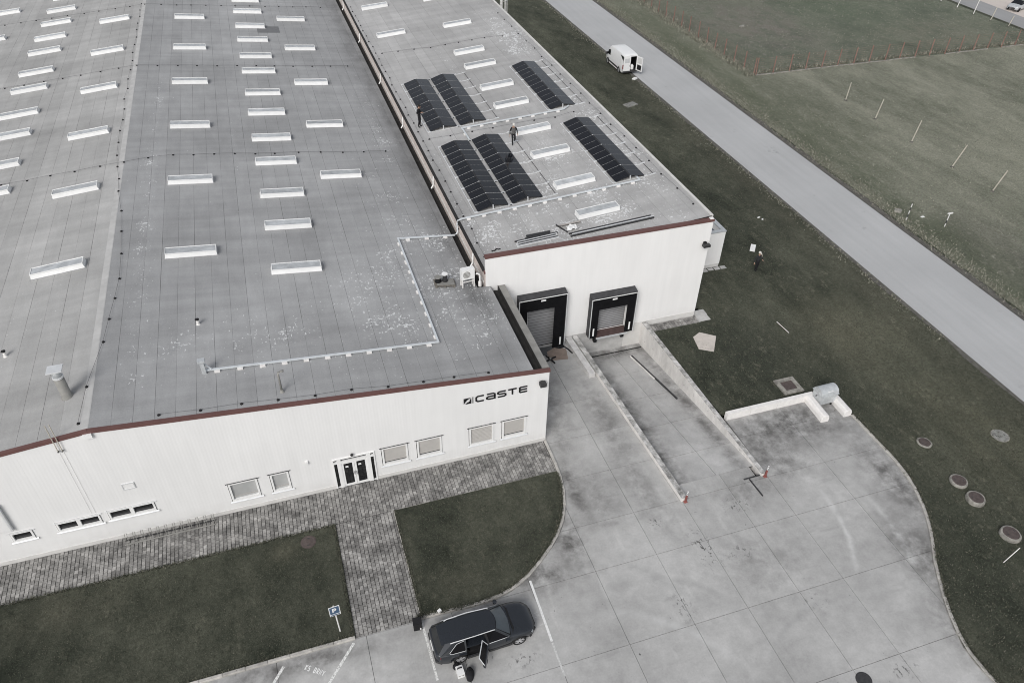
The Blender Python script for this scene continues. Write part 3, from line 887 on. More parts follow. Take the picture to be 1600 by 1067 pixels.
def ramp_walls():
    # right wall: tapering light inner face, weathered top, level with the grass
    w = thing('retaining_wall', 'whitewashed wedge-shaped retaining wall along the right side of the sunken ramp', 'wall', (23.0, 30.5, 0))
    y0, y1 = 23.05, 37.82
    def ring(y, x0, x1, zb, zt): return [(x0 - 23.0, y - 30.5, zb), (x1 - 23.0, y - 30.5, zb), (x1 - 23.0, y - 30.5, zt), (x0 - 23.0, y - 30.5, zt)]
    ys = [y0 + (y1 - y0) * i / 8 for i in range(9)]
    zt = lambda y: 0.22 + 0.10 * (y - y0) / (y1 - y0)
    tw = lambda y: 0.24 + 0.06 * (y - y0) / (y1 - y0)
    for i in range(8):
        a, b = ys[i], ys[i + 1]
        g = 0.006
        MB().loft([ring(a + g, wallR(a), wallR(a) + tw(a), zlane(a) - 0.3, zt(a) - 0.03), ring(b - g, wallR(b), wallR(b) + tw(b), zlane(b) - 0.3, zt(b) - 0.03)], True, True).build('wall_section', M['whitewash'], w)
        MB().loft([ring(a + 0.004, wallR(a) - 0.012, wallR(a) + tw(a) + 0.012, zt(a) - 0.03, zt(a)), ring(b - 0.004, wallR(b) - 0.012, wallR(b) + tw(b) + 0.012, zt(b) - 0.03, zt(b))], True, True).build('coping', M['mossy'], w)
    # divider between the lanes
    d = thing('ramp_divider_wall', 'long narrow grey weathered divider wall between the two truck lanes', 'wall', (17.8, 30.0, 0))
    def ring2(y, x0, x1, zb, zt): return [(x0 - 17.8, y - 30.0, zb), (x1 - 17.8, y - 30.0, zb), (x1 - 17.8, y - 30.0, zt), (x0 - 17.8, y - 30.0, zt)]
    y0 = 22.75
    ys = [y0 + (37.8 - y0) * i / 8 for i in range(9)]
    for i in range(8):
        a, b = ys[i], ys[i + 1]
        MB().loft([ring2(a + 0.006, divL(a), divR(a), zlane(a) - 0.3, 0.29), ring2(b - 0.006, divL(b), divR(b), zlane(b) - 0.3, 0.31)], True, True).build('wall_section', M['whitewash'], d)
        MB().loft([ring2(a + 0.003, divL(a) - 0.01, divR(a) + 0.01, 0.29, 0.32), ring2(b - 0.003, divL(b) - 0.01, divR(b) + 0.01, 0.31, 0.34)], True, True).build('coping', M['mossy'], d)
    # concrete beam beside the divider
    o = MB().loft([[(-0.22, -2.0, 0), (0.22, -2.0, 0), (0.22, -2.0, 0.36), (-0.22, -2.0, 0.36)], [(-0.22, 2.0, 0), (0.22, 2.0, 0), (0.22, 2.0, 0.36), (-0.22, 2.0, 0.36)]], True, True)
    o = o.build('concrete_beam', M['beam'], None, loc=(17.05, 35.75, 0.002))
    o.rotation_euler = (0, 0, R(2.4))
    tag(o, 'thick pale grey concrete beam lying beside the divider wall near the left gate', 'beam')
    # low white wall of blocks right of the yard
    lw = thing('block_wall', 'low white wall of concrete blocks between yard and grass beside the waste container', 'wall', (26.5, 27.75, 0))
    xs = [23.62, 25.3, 27.25, 29.1, 29.95]
    for i in range(4):
        MB().box(xs[i] - 26.5 + 0.012, xs[i + 1] - 26.5 - 0.012, -0.12, 0.16, -0.1, 0.5 + random.uniform(-0.01, 0.01)).build('block', M['block_white'], lw)
    for i, (x, L, lab) in enumerate(((29.52, 1.95, 'white concrete barrier block left of the waste container, joined to the low wall'), (31.16, 1.95, 'white concrete barrier block at the right of the waste container, by the kerb'))):
        mb = MB()
        pr = [(-0.27, 0), (0.27, 0), (0.27, 0.28), (0.2, 0.46), (0.12, 0.5), (-0.12, 0.5), (-0.2, 0.46), (-0.27, 0.28)]
        ys2 = [(-L / 2, 0.93), (-L / 2 + 0.06, 1.0), (L / 2 - 0.06, 1.0), (L / 2, 0.93)]
        mb.loft([[(p[0] * k, y, p[1] * (0.5 + k / 2)) for p in pr] for y, k in ys2], True, True)
        o = mb.build('barrier_block', M['block_white'], None, loc=(x, 26.68, 0.001))
        o.rotation_euler = (0, 0, R(-3 if i == 0 else -1))
        tag(o, lab, 'block', 'white barrier blocks by the container')
ramp_walls()

# ------------------------------------------------------------------ windows, doors (as parts of a wall facing -Y)
def window_part(parent, org, x0, x1, z0, z1, y, kind, nx=1):
    """frame, pane or blind and sill; org is the parent's location"""
    ox, oy, oz = org
    X0, X1, Z0, Z1, Y = x0 - ox, x1 - ox, z0 - oz, z1 - oz, y - oy
    f = MB()
    t = 0.10 if kind != 'small' else 0.085
    d0, d1 = Y - 0.055, Y + 0.12
    f.box(X0, X0 + t, d0, d1, Z0, Z1); f.box(X1 - t, X1, d0, d1, Z0, Z1)
    f.box(X0 + t, X1 - t, d0 + 0.001, d1, Z0, Z0 + t * 1.25); f.box(X0 + t, X1 - t, d0 + 0.001, d1, Z1 - t, Z1)
    for k in range(1, nx):
        xm = X0 + (X1 - X0) * k / nx
        f.box(xm - 0.09, xm + 0.09, d0 + 0.002, d1, Z0 + t * 1.25, Z1 - t)
    w = f.build('window', M['white'], parent)
    a, b, c, e = X0 + t, X1 - t, Z0 + t * 1.25, Z1 - t
    if kind in ('small', 'grey'):
        MB().box(a, b, Y + 0.05, Y + 0.10, c, e).build('pane', M['glass_dark'] if kind == 'small' else M['glass_grey'], w)
        if kind == 'grey':
            MB().box(a, b, Y + 0.03, Y + 0.049, c + 0.16, c + 0.20).build('blind_rail', M['blind'], w)
        else:
            MB().box(a, b, Y + 0.03, Y + 0.049, c, c + (e - c) * 0.38).build('blind', M['steel_dark'], w)
    elif kind == 'blind':
        MB().box(a, b, Y + 0.06, Y + 0.10, c, e).build('pane', M['glass_dark'], w)
        mb = MB()
        n = 14
        zb = c + 0.10
        for i in range(n):
            za, zt = zb + (e - zb) * i / n, zb + (e - zb) * (i + 1) / n
            mb.add([(a, Y + 0.035, za), (b, Y + 0.035, za), (b, Y + 0.015, za + 0.012), (a, Y + 0.015, za + 0.012), (b, Y + 0.03, zt), (a, Y + 0.03, zt)], [(0, 1, 2, 3), (3, 2, 4, 5)])
        tag(mb.build('blind_slats', M['blind'], w, recalc=False), kind='stuff')
    elif kind == 'louvre':
        MB().box(a, b, Y + 0.06, Y + 0.10, c, e).build('pane', M['louvre_gap'], w)
        n = 11
        for i in range(n):
            zc = c + (e - c) * (i + 0.5) / n
            h = (e - c) / n * 0.24
            MB().add([(a, Y + 0.05, zc + h), (b, Y + 0.05, zc + h), (b, Y - 0.01, zc - h), (a, Y - 0.01, zc - h), (a, Y + 0.06, zc + h - 0.02), (b, Y + 0.06, zc + h - 0.02), (b, Y, zc - h - 0.02), (a, Y, zc - h - 0.02)],
                     [(0, 1, 2, 3), (7, 6, 5, 4), (0, 3, 7, 4), (1, 5, 6, 2), (3, 2, 6, 7)]).build('louvre_blade', M['blind'], w)
    s = MB()
    s.add([(X0 - 0.12, d0 - 0.055, Z0 - 0.05), (X1 + 0.12, d0 - 0.055, Z0 - 0.05), (X1 + 0.12, d0 + 0.02, Z0 - 0.004), (X0 - 0.12, d0 + 0.02, Z0 - 0.004),
           (X0 - 0.12, d0 - 0.055, Z0 - 0.075), (X1 + 0.12, d0 - 0.055, Z0 - 0.075), (X1 + 0.12, d0 + 0.02, Z0 - 0.03), (X0 - 0.12, d0 + 0.02, Z0 - 0.03)],
          [(0, 1, 2, 3), (4, 7, 6, 5), (0, 4, 5, 1), (0, 3, 7, 4), (1, 5, 6, 2)])
    s.build('sill', M['alu'], w)
    MB().box(X0 - 0.12, X1 + 0.12, d0 - 0.02, d0 + 0.03, Z1 + 0.004, Z1 + 0.016).build('drip_rail', M['steel_dark'] if kind != 'small' else M['alu'], w)
    return w

WINS = [(-15.97, -15.0, 1.54, 2.18, 'small', 1), (-13.91, -11.9, 1.54, 2.2, 'small', 2), (-11.5, -9.3, 1.58, 2.24, 'small', 2), (-5.64, -4.16, 0.88, 2.28, 'grey', 1), (-3.5, -2.53, 0.88, 2.3, 'grey', 1),
        (2.52, 3.97, 1.0, 2.4, 'blind', 1), (4.5, 5.92, 1.0, 2.4, 'blind', 1), (7.55, 9.0, 1.02, 2.45, 'louvre', 1), (9.52, 10.96, 1.02, 2.45, 'blind', 1)]
DOOR = (-0.2, 2.12, 0.0, 2.34)
def clad_strips(x0, x1, zbot, ztop, y, openings, pitch, depth):
    """trapezoidal vertical cladding with openings left out"""
    prof = lambda x: (-depth if (x / pitch) % 1 < 0.36 else (0 if 0.5 < (x / pitch) % 1 < 0.86 else -depth / 2))
    xs = {round(x0, 4), round(x1, 4)}
    k = math.floor(x0 / pitch)
    while k * pitch < x1 + pitch:
        for fr in (0.0, 0.36, 0.5, 0.86):
            xx = (k + fr) * pitch
            if x0 < xx < x1: xs.add(round(xx, 4))
        k += 1
    for o in openings:
        xs.add(round(o[0], 4)); xs.add(round(o[1], 4))
    xs = sorted(xs)
    def dep(x):
        u = (x / pitch) % 1
        if u < 0.36: return -depth
        if u < 0.5: return -depth * (1 - (u - 0.36) / 0.14)
        if u < 0.86: return 0.0
        return -depth * (u - 0.86) / 0.14
    mb = MB()
    for a, b in zip(xs, xs[1:]):
        if b - a < 1e-3: continue
        m = (a + b) / 2
        iv = [(None, None)]
        cuts = sorted((o[2], o[3]) for o in openings if o[0] - 1e-6 < m < o[1] + 1e-6)
        da, db = y + dep(a + 1e-5), y + dep(b - 1e-5)
        zlo = zbot
        for c0, c1 in cuts:
            if c0 > zlo:
                mb.add([(a, da, zlo), (b, db, zlo), (b, db, c0), (a, da, c0)], [(0, 1, 2, 3)])
            zlo = c1
        mb.add([(a, da, zlo), (b, db, zlo), (b, db, ztop(b)), (a, da, ztop(a))], [(0, 1, 2, 3)])
    return mb

def hall_a():
    org = (0.0, AY0, 0.0)
    h = thing('factory_hall', 'large white clad factory hall with low pitched grey roof and CASTE lettering', 'hall', org)
    def B_(mb, name, m, **k):
        mb.v = [(v[0] - org[0], v[1] - org[1], v[2] - org[2]) for v in mb.v]
        return mb.build(name, m, h, **k)
    ops = [(w[0] - 0.035, w[1] + 0.02, w[2] - 0.01, w[3] + 0.02) for w in WINS] + [(DOOR[0], DOOR[1], DOOR[2], DOOR[3])]
    B_(clad_strips(ALX, ARX, 0.24, lambda x: zA(x) - 0.12, AY0, ops, 0.167, 0.0010), 'front_wall', M['clad'], recalc=False)
    # plinth in two stretches either side of the door
    B_(MB().box(ALX, DOOR[0], AY0 - 0.03, AY0 + 0.2, -0.2, 0.24), 'plinth', M['plinth'])
    B_(MB().box(DOOR[1], ARX, AY0 - 0.03, AY0 + 0.2, -0.2, 0.24), 'plinth', M['plinth'])
    B_(MB().box(ALX, ALX + 0.25, AY0 + 0.205, AY1, -0.2, zA(ALX) - 0.2), 'side_wall', M['clad'])
    B_(MB().box(ARX - 0.25, ARX, AY0 + 0.205, BY0 - 0.01, -0.2, 5.6), 'side_wall', M['clad'])
    B_(MB().box(10.75, 11.0, BY0 + 0.05, AY1, 0, 5.2), 'side_wall', M['clad'])
    mb = MB(); mb.add([(ALX, AY1, 0), (11, AY1, 0), (11, AY1, zA(11) - 0.3), (AX, AY1, AZ - 0.3), (ALX, AY1, zA(ALX) - 0.3)], [(0, 1, 2, 3, 4)])
    B_(mb, 'back_wall', M['clad'])
    # inner lining so that openings look into a dark room
    mb = MB(); mb.add([(ALX + .3, AY0 + 0.9, 0.0), (ARX - 0.3, AY0 + 0.9, 0), (ARX - 0.3, AY0 + 0.9, 5), (ALX + .3, AY0 + 0.9, 5)], [(0, 1, 2, 3)])
    B_(mb, 'inner_partition', M['dark'])
    # roof deck (bitumen underlay) and membrane sheets
    ye = AY0 + 0.105
    B_(MB().loft([[(AX, y, AZ - 0.012), (10.52, y, zA(10.52) - 0.012), (10.52, y, zA(10.52) - 0.3), (AX, y, AZ - 0.3)] for y in (ye, AY1)], True, True), 'roof_deck', M['dark'])
    B_(MB().loft([[(ALX - 0.2, y, zA(ALX - 0.2) - 0.012), (AX, y, AZ - 0.012), (AX, y, AZ - 0.3), (ALX - 0.2, y, zA(ALX - 0.2) - 0.3)] for y in (ye, AY1)], True, True), 'roof_deck', M['dark'])
    B_(MB().loft([[(10.52, y, zA(10.52) - 0.013), (11.37, y, zA(11.37) - 0.013), (11.37, y, zA(11.37) - 0.3), (10.52, y, zA(10.52) - 0.3)] for y in (ye, BY0 - 0.02)], True, True), 'roof_deck', M['dark'])
    def shee(x0, x1, y0, y1, lift=0.0):
        g = 0.005
        vs = []
        n = 24
        mb = MB()
        rings = []
        for i in range(n + 1):
            y = y0 + (y1 - y0) * i / n
            wob = random.uniform(-0.004, 0.004)
            rings.append([(x0 + g + wob, y, zA(x0 + g) - 0.01), (x0 + g + wob, y, zA(x0 + g) + lift), (x1 - g + wob, y, zA(x1 - g) + lift), (x1 - g + wob, y, zA(x1 - g) - 0.01)])
        mb.loft(rings, False, False)
        mb.add([rings[0][0], rings[0][1], rings[0][2], rings[0][3]], [(0, 1, 2, 3)])
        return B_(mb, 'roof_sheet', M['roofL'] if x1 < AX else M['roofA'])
    w = 0.9394
    x = AX + 0.04
    while x < 10.4:
        x1 = min(x + w, 10.5)
        shee(x, x1, ye, AY1)
        x += w
    shee(10.5, 11.36, ye, BY0 - 0.03)
    x = AX - 0.30
    while x > ALX - 0.1:
        shee(max(x - w, ALX - 0.2), x, ye, AY1)
        x -= w
    # ridge sheet folded over the ridge
    rings = [[(AX - 0.34, y, zA(AX - 0.34) + 0.004), (AX, y, AZ + 0.006), (AX + 0.05, y, zA(AX + 0.05) + 0.005)] for y in (ye, 60, 90, AY1)]
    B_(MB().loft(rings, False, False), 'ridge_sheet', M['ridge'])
    # repair patch
    B_(MB().loft([[(0.55, y, zA(0.55) + 0.006), (2.85, y, zA(2.85) + 0.006)] for y in (87.9, 90.1)], False, False), 'repair_patch', simple('fresh_bitumen_patch', (0.17, 0.172, 0.176), 0.8, var=0.1))
    # red-brown verge flashing in lengths along both gable slopes
    def fl(xa, xb):
        n = 0.004
        za, zb = zA(xa), zA(xb)
        pr = lambda x, z: [(x, AY0 - 0.05, z - 0.18), (x, AY0 - 0.05, z + 0.02), (x, AY0 + 0.10, z + 0.03), (x, AY0 + 0.10, z - 0.05), (x, AY0 - 0.02, z - 0.07), (x, AY0 - 0.02, z - 0.18)]
        B_(MB().loft([pr(xa + n, za), pr(xb - n, zb)], True, True), 'verge_flashing', M['flash'])
    xs = [AX, -6.7, -2.7, 1.3, 5.3, 9.3, 11.3, ARX + 0.04]
    for a, b in zip(xs, xs[1:]): fl(a, b)
    xs = [ALX - 0.1, -30.7, -26.7, -22.7, -18.7, -14.7, AX]
    for a, b in zip(xs, xs[1:]): fl(a, b)
    # gutter and parapet on the right
    B_(MB().box(11.38, 11.82, ye + 0.1, BY0 - 0.05, 5.3, 5.42), 'gutter', M['dark'])
    B_(MB().box(11.86, ARX + 0.03, AY0 + 0.21, BY0 - 0.03, 5.3, 5.74), 'parapet', M['parapet'])
    B_(MB().box(11.83, 11.857, AY0 + 0.21, BY0 - 0.03, 5.3, 5.78), 'gutter_lip', M['dark'])
    B_(MB().box(10.54, BX0 - 0.01, BY0 + 0.02, AY1, 5.3, 5.45), 'gutter', M['dark'])
    # windows and door
    for x0, x1, z0, z1, k, n in WINS:
        window_part(h, org, x0, x1, z0, z1, AY0, k, n)
    # entrance: white frame, sidelights, transom, two leaves
    x0, x1, z0, z1 = DOOR
    Y = 0.0
    fr = MB()
    t = 0.07
    fr.box(x0, x0 + t, Y - 0.06, Y + 0.12, z0, z1); fr.box(x1 - t, x1, Y - 0.06, Y + 0.12, z0, z1)
    fr.box(x0 + t, x1 - t, Y - 0.059, Y + 0.12, z1 - t, z1)
    fr.box(x0 + t, x1 - t, Y - 0.058, Y + 0.12, 1.98, 2.10)
    for xm in (x0 + 0.35, x1 - 0.35):
        fr.box(xm - 0.11, xm + 0.11, Y - 0.057, Y + 0.12, z0, 1.98); fr.box(xm - 0.11, xm + 0.11, Y - 0.057, Y + 0.12, 2.10, z1 - t)
    d = fr.build('entrance_door', M['white'], h)
    MB().box(x0 + t, x1 - t, Y - 0.02, Y + 0.12, z0, 0.05).build('threshold', M['white'], d)
    for a, b in ((x0 + t, x0 + 0.24), (x1 - 0.24, x1 - t)):
        MB().box(a, b, Y + 0.04, Y + 0.08, 0.05, 1.98).build('sidelight', M['glass_dark'], d)
    MB().box(x0 + t, x1 - t, Y + 0.041, Y + 0.08, 2.10, z1 - t).build('transom_pane', M['glass_dark'], d)
    cx = (x0 + x1) / 2
    for sgn, (a, b) in ((-1, (x0 + 0.46, cx - 0.005)), (1, (cx + 0.005, x1 - 0.46))):
        lf = MB()
        lf.box(a, a + 0.11, Y - 0.03, Y + 0.05, 0.05, 1.975); lf.box(b - 0.11, b, Y - 0.03, Y + 0.05, 0.05, 1.975)
        lf.box(a + 0.11, b - 0.11, Y - 0.029, Y + 0.05, 0.05, 0.17); lf.box(a + 0.11, b - 0.11, Y - 0.029, Y + 0.05, 1.85, 1.975)
        lf.build('door_leaf', M['white'], d)
        MB().box(a + 0.11, b - 0.11, Y, Y + 0.03, 0.17, 1.85).build('door_glass', M['glass_dark'], d)
        MB().box(a + 0.2, a + 0.36, Y - 0.008, Y - 0.001, 1.5, 1.62).build('door_notice', M['white'], d)
        MB().bar((cx + sgn * 0.06, Y - 0.09, 0.9), (cx + sgn * 0.06, Y - 0.09, 1.15), 0.03, 0.03, (1, 0, 0)).build('handle', M['steel_dark'], d)
    # small wall fittings
    B_(MB().lathe([(0.0, 0), (0.08, 0.0), (0.09, 0.05), (0.05, 0.12), (0.0, 0.14)], 12, (0.9, AY0 - 0.16, 2.52), axis='Y'), 'door_lamp', M['steel_dark'])
    B_(MB().box(-1.56, -1.42, AY0 - 0.1, AY0 - 0.001, 2.5, 2.72), 'junction_box', M['white'])
    mb = MB()
    for a, b, c, e in ((-10.36, -9.78, 3.90, 3.94), (-10.36, -9.78, 3.52, 3.56), (-10.36, -10.32, 3.56, 3.90), (-9.82, -9.78, 3.56, 3.90)):
        mb.box(a, b, AY0 - 0.05, AY0 + 0.01, c, e)
    B_(mb, 'vent_frame', M['alu'])
    B_(MB().box(-10.32, -9.82, AY0 - 0.035, AY0 + 0.01, 3.56, 3.90), 'vent_cover', M['clad'])
    mb = MB(); mb.box(-18.6, -15.76, AY0 - 0.16, AY0 - 0.03, 2.52, 4.4)
    B_(mb, 'wall_panel', M['clad'])
    B_(MB().box(-15.75, -15.66, AY0 - 0.18, AY0 - 0.03, 2.48, 4.4), 'panel_trim', M['alu'])
    # floodlight at the right corner
    fl_ = B_(MB().box(11.62, 11.98, AY0 - 0.42, AY0 - 0.12, 4.82, 5.06), 'floodlight', M['steel_dark'])
    mb = MB(); mb.box(11.74, 11.86, AY0 - 0.13, AY0 - 0.02, 4.9, 5.0); mb.v = [(v[0], v[1] - AY0, v[2]) for v in mb.v]; mb.build('bracket', M['steel_dark'], fl_)
    mb = MB(); mb.box(11.65, 11.95, AY0 - 0.40, AY0 - 0.14, 4.80, 4.82); mb.v = [(v[0], v[1] - AY0, v[2]) for v in mb.v]; mb.build('lens', M['white'], fl_)
    # ridge end box
    B_(MB().box(-10.95, -10.56, AY0 - 0.14, AY0 - 0.052, 7.46, 7.72), 'ridge_end_box', M['white'])
    # lettering: emblem, bar and the five letters
    blk = simple('black_lettering', (0.008, 0.008, 0.009), 0.5, var=0.02)
    yb = AY0 - 0.03
    em = MB()
    def flat(poly):
        n = len(poly)
        b = len(em.v)
        em.add([(p[0], -0.02, p[1]) for p in poly] + [(p[0], 0.0, p[1]) for p in poly], [tuple(range(n))] + [(i, (i + 1) % n, n + (i + 1) % n, n + i) for i in range(n)])
    s = 0.42
    flat([(0, 0.03 * 1), (0, s), (s * 0.95, s), (s * 0.55, s * 0.80), (s * 0.25, s * 0.45)])
    flat([(s * 0.22, 0), (s, 0), (s, s * 0.75), (s * 0.86, s * 0.80), (s * 0.80, s * 0.35), (s * 0.45, s * 0.22)])
    e = em.build('lettering_emblem', blk, h); e.location = (7.28, yb - AY0, 4.42)
    B_(MB().box(7.78, 7.815, yb - 0.02, yb, 4.40, 4.86), 'lettering_bar', blk)
    for ch, x, w_ in (('C', 7.93, 0.54), ('A', 8.56, 0.55), ('S', 9.19, 0.55), ('T', 9.80, 0.58), ('E', 10.46, 0.55)):
        me = letter_mesh('letter', ch, w_, 0.47, 0.088, 0.022, blk)
        link('letter', me, h, (x, yb - AY0, 4.40))
    return h
HALL = hall_a()

# ------------------------------------------------------------------ loading hall
def hall_b():
    org = ((BX0 + BX1) / 2, BY0, 0.0)
    h = thing('loading_hall', 'white loading hall with two black dock shelters and solar panels on its roof', 'hall', org)
    def L_(mb, name, m, parent=None, **k):
        mb.v = [(v[0] - org[0], v[1] - org[1], v[2] - org[2]) for v in mb.v]
        return mb.build(name, m, parent or h, **k)
    zt = 7.93
    docks = [(13.95, 16.1, 0.0, 3.75), (18.9, 21.15, 0.45, 2.95)]
    L_(clad_strips(BX0, BX1, 0.38, lambda x: zt, BY0, [(a, b, max(c, 0.3), d) for a, b, c, d in docks], 0.25, 0.0006), 'front_wall', M['cladB'], recalc=False)
    L_(MB().box(BX0, 13.9, BY0 - 0.02, BY0 + 0.25, -0.3, 0.38), 'plinth', M['plinth'])
    L_(MB().box(16.15, divL(37.84), BY0 - 0.02, BY0 + 0.25, -0.3, 0.38), 'plinth', M['plinth'])
    L_(MB().box(divL(37.84), 18.75, BY0 - 0.02, BY0 + 0.25, -1.9, 0.379), 'dock_face', M['concrete'])
    L_(MB().box(18.75, 21.3, BY0 - 0.02, BY0 + 0.25, -1.9, 0.18), 'dock_face', M['concrete'])
    L_(MB().box(21.3, 22.75, BY0 - 0.02, BY0 + 0.25, -1.9, 0.38), 'dock_face', M['plinth'])
    L_(MB().box(22.75, BX1 - 0.03, BY0 - 0.02, BY0 + 0.25, -0.3, 0.38), 'plinth', M['plinth'])
    L_(MB().box(BX1 - 0.25, BX1, BY0 + 0.02, BY1, 0.38, zB(BX1) - 0.1), 'side_wall', M['cladB'])
    L_(MB().box(BX1 - 0.28, BX1 - 0.03, BY0 + 0.26, BY1, -0.3, 0.379), 'plinth', M['plinth'])
    L_(MB().box(BX0, BX0 + 0.25, BY0 + 0.02, BY1, 4.8, zB(BX0) - 0.06), 'side_wall', M['beige'])
    mb = MB(); mb.add([(BX0, BY1, 0), (BX1, BY1, 0), (BX1, BY1, zB(BX1)), (BX0, BY1, zB(BX0))], [(0, 1, 2, 3)])
    L_(mb, 'back_wall', M['cladB'])
    L_(MB().box(BX0 + 0.26, BX1 - 0.26, BY0 + 1.2, BY0 + 1.25, -0.2, 6.6), 'inner_partition', M['dark'])
    # parapet backing and red-brown cap
    L_(MB().box(BX0 + 0.01, BX1 - 0.01, BY0 + 0.03, BY0 + 0.2, 6.0, zt - 0.01), 'parapet', M['cladB'])
    xs = [BX0 - 0.04, 15.0, 19.0, 23.0, BX1 + 0.05]
    for a, b in zip(xs, xs[1:]):
        pr = lambda x: [(x, BY0 - 0.05, zt - 0.04), (x, BY0 - 0.05, zt + 0.11), (x, BY0 + 0.26, zt + 0.125), (x, BY0 + 0.26, zt + 0.0), (x, BY0 - 0.02, zt - 0.01), (x, BY0 - 0.02, zt - 0.04)]
        L_(MB().loft([pr(a + 0.004), pr(b - 0.004)], True, True), 'parapet_cap', M['flash'])
    # roof
    y0 = BY0 + 0.27
    L_(MB().loft([[(BX0 + 0.02, y, zB(BX0) - 0.014), (BX1, y, zB(BX1) - 0.014), (BX1, y, zB(BX1) - 0.2), (BX0 + 0.02, y, zB(BX0) - 0.2)] for y in (y0, BY1)], True, True), 'roof_deck', M['dark'])
    w = 0.985
    x = BX0 + 0.1
    while x < BX1 - 0.3:
        x1 = min(x + w, BX1 - 0.12)
        rings = []
        for i in range(17):
            y = y0 + (BY1 - y0) * i / 16
            wb = random.uniform(-0.004, 0.004)
            a, b = x + 0.005 + wb, x1 - 0.005 + wb
            rings.append([(a, y, zB(a) - 0.012), (a, y, zB(a)), (b, y, zB(b)), (b, y, zB(b) - 0.012)])
        L_(MB().loft(rings, False, False), 'roof_sheet', M['roofB'])
        x += w
    # right verge: pale cap, left eave: dark gutter lip
    for k in range(12):
        ya, yb = y0 + (BY1 - y0) * k / 12, y0 + (BY1 - y0) * (k + 1) / 12
        L_(MB().box(BX1 - 0.115, BX1 + 0.07, ya + 0.004, yb - 0.004, zB(BX1) - 0.18, zB(BX1) + 0.05), 'verge_cap', M['plinth'])
    L_(MB().box(BX0 - 0.10, BX0 + 0.09, BY0 + 0.28, BY1, zB(BX0) - 0.05, zB(BX0) + 0.03), 'eave_gutter', M['dark'])
    L_(MB().box(BX0 - 0.05, BX0 + 0.2, BY0 + 0.03, BY0 + 0.27, zB(BX0) - 0.1, zB(BX0) + 0.06), 'eave_end_cap', M['flash'])
    L_(MB().box(BX0 - 0.05, BX0 - 0.01, BY0 + 0.3, BY1, 5.86, 5.98), 'wall_ledge', M['plinth'])
    # overflow pipes out of the eave gutter
    for y in (40.4, 51.4, 62.6, 73.1, 85.3, 97.2):
        L_(MB().tube([(BX0 - 0.08, y, 6.72), (BX0 - 0.10, y, 6.5), (BX0 - 0.13, y, 6.0), (BX0 - 0.3, y - 0.05, 5.75)], 0.055, 8), 'overflow_pipe', M['white'])
    # dock shelters
    def shelter(x0, x1, z0, z1, d, ox0, ox1, dz0, dz1, leveller):
        yb, yf = BY0 - 0.012, BY0 - d
        t = MB()
        t.add([(x0, yb, z1 + 0.05), (x1, yb, z1 + 0.05), (x1, yf, z1 - 0.05), (x0, yf, z1 - 0.05), (x0, yb, z1 - 0.1), (x1, yb, z1 - 0.1), (x1, yf, z1 - 0.12), (x0, yf, z1 - 0.12)],
              [(0, 1, 2, 3), (7, 6, 5, 4), (3, 2, 6, 7), (0, 3, 7, 4), (1, 5, 6, 2)])
        s = L_(t, 'dock_shelter', M['shelter_top'])
        for a, b in ((x0, x0 + 0.06), (x1 - 0.06, x1)):
            L_(MB().box(a, b, yf + 0.002, yb, z0, z1 - 0.12), 'side_panel', M['shelter_top'], s)
        L_(MB().box(x0 + 0.061, x1 - 0.061, yf + 0.02, yf + 0.05, z1 - 1.08, z1 - 0.13), 'header_curtain', M['curtain'], s)
        for a, b in ((x0 + 0.061, x0 + 0.58), (x1 - (0.64 if leveller else 0.85), x1 - 0.061)):
            L_(MB().box(a, b, yf + 0.025, yf + 0.055, z0, z1 - 1.081), 'side_curtain', M['curtain'], s)
        L_(MB().box(x0 - 0.01, x1 + 0.01, yf - 0.02, yf + 0.012, z1 - 0.17, z1 - 0.115), 'edge_trim', M['white'], s)
        for a in (x0 - 0.02, x1 - 0.022):
            L_(MB().box(a, a + 0.042, yf - 0.021, yf + 0.012, z0 + 0.02, z1 - 0.172), 'edge_trim', M['alu'], s)
        L_(MB().box((x0 + x1) / 2 - 0.17, (x0 + x1) / 2 + 0.17, yf + 0.008, yf + 0.019, z1 - 0.42, z1 - 0.3), 'number_plate', M['white'], s)
        for a in ((x0 + 0.24,) if leveller else ()) + (x1 - 0.36,):
            L_(MB().box(a, a + 0.11, yf + 0.012, yf + 0.024, z0 + 0.2, z0 + 0.85), 'guide_stripe', M['white'], s)
        n = 16
        for i in range(n):
            za, zb = dz0 + (dz1 - dz0) * i / n, dz0 + (dz1 - dz0) * (i + 1) / n
            mb = MB()
            mb.add([(ox0, BY0 + 0.06, za + 0.012), (ox1, BY0 + 0.06, za + 0.012), (ox1, BY0 + 0.02, za + 0.04), (ox0, BY0 + 0.02, za + 0.04), (ox1, BY0 + 0.045, zb), (ox0, BY0 + 0.045, zb)], [(0, 1, 2, 3), (3, 2, 4, 5)])
            L_(mb, 'door_panel', M['slat'], s, recalc=False)
        L_(MB().box(ox0 - 0.02, ox1 + 0.02, BY0 + 0.065, BY0 + 0.1, dz0, dz1), 'door_backing', M['black'], s)
        if leveller:
            mb = MB(); mb.add([(ox0 - 0.05, BY0 - 0.62, 0.22), (ox1 + 0.05, BY0 - 0.62, 0.22), (ox1 + 0.05, BY0 + 0.1, 0.42), (ox0 - 0.05, BY0 + 0.1, 0.42),
                               (ox0 - 0.05, BY0 - 0.62, 0.14), (ox1 + 0.05, BY0 - 0.62, 0.14), (ox1 + 0.05, BY0 + 0.1, 0.3), (ox0 - 0.05, BY0 + 0.1, 0.3)],
                              [(0, 1, 2, 3), (7, 6, 5, 4), (0, 4, 5, 1), (0, 3, 7, 4), (1, 5, 6, 2)])
            L_(mb, 'leveller_plate', M['levelplate'], s)
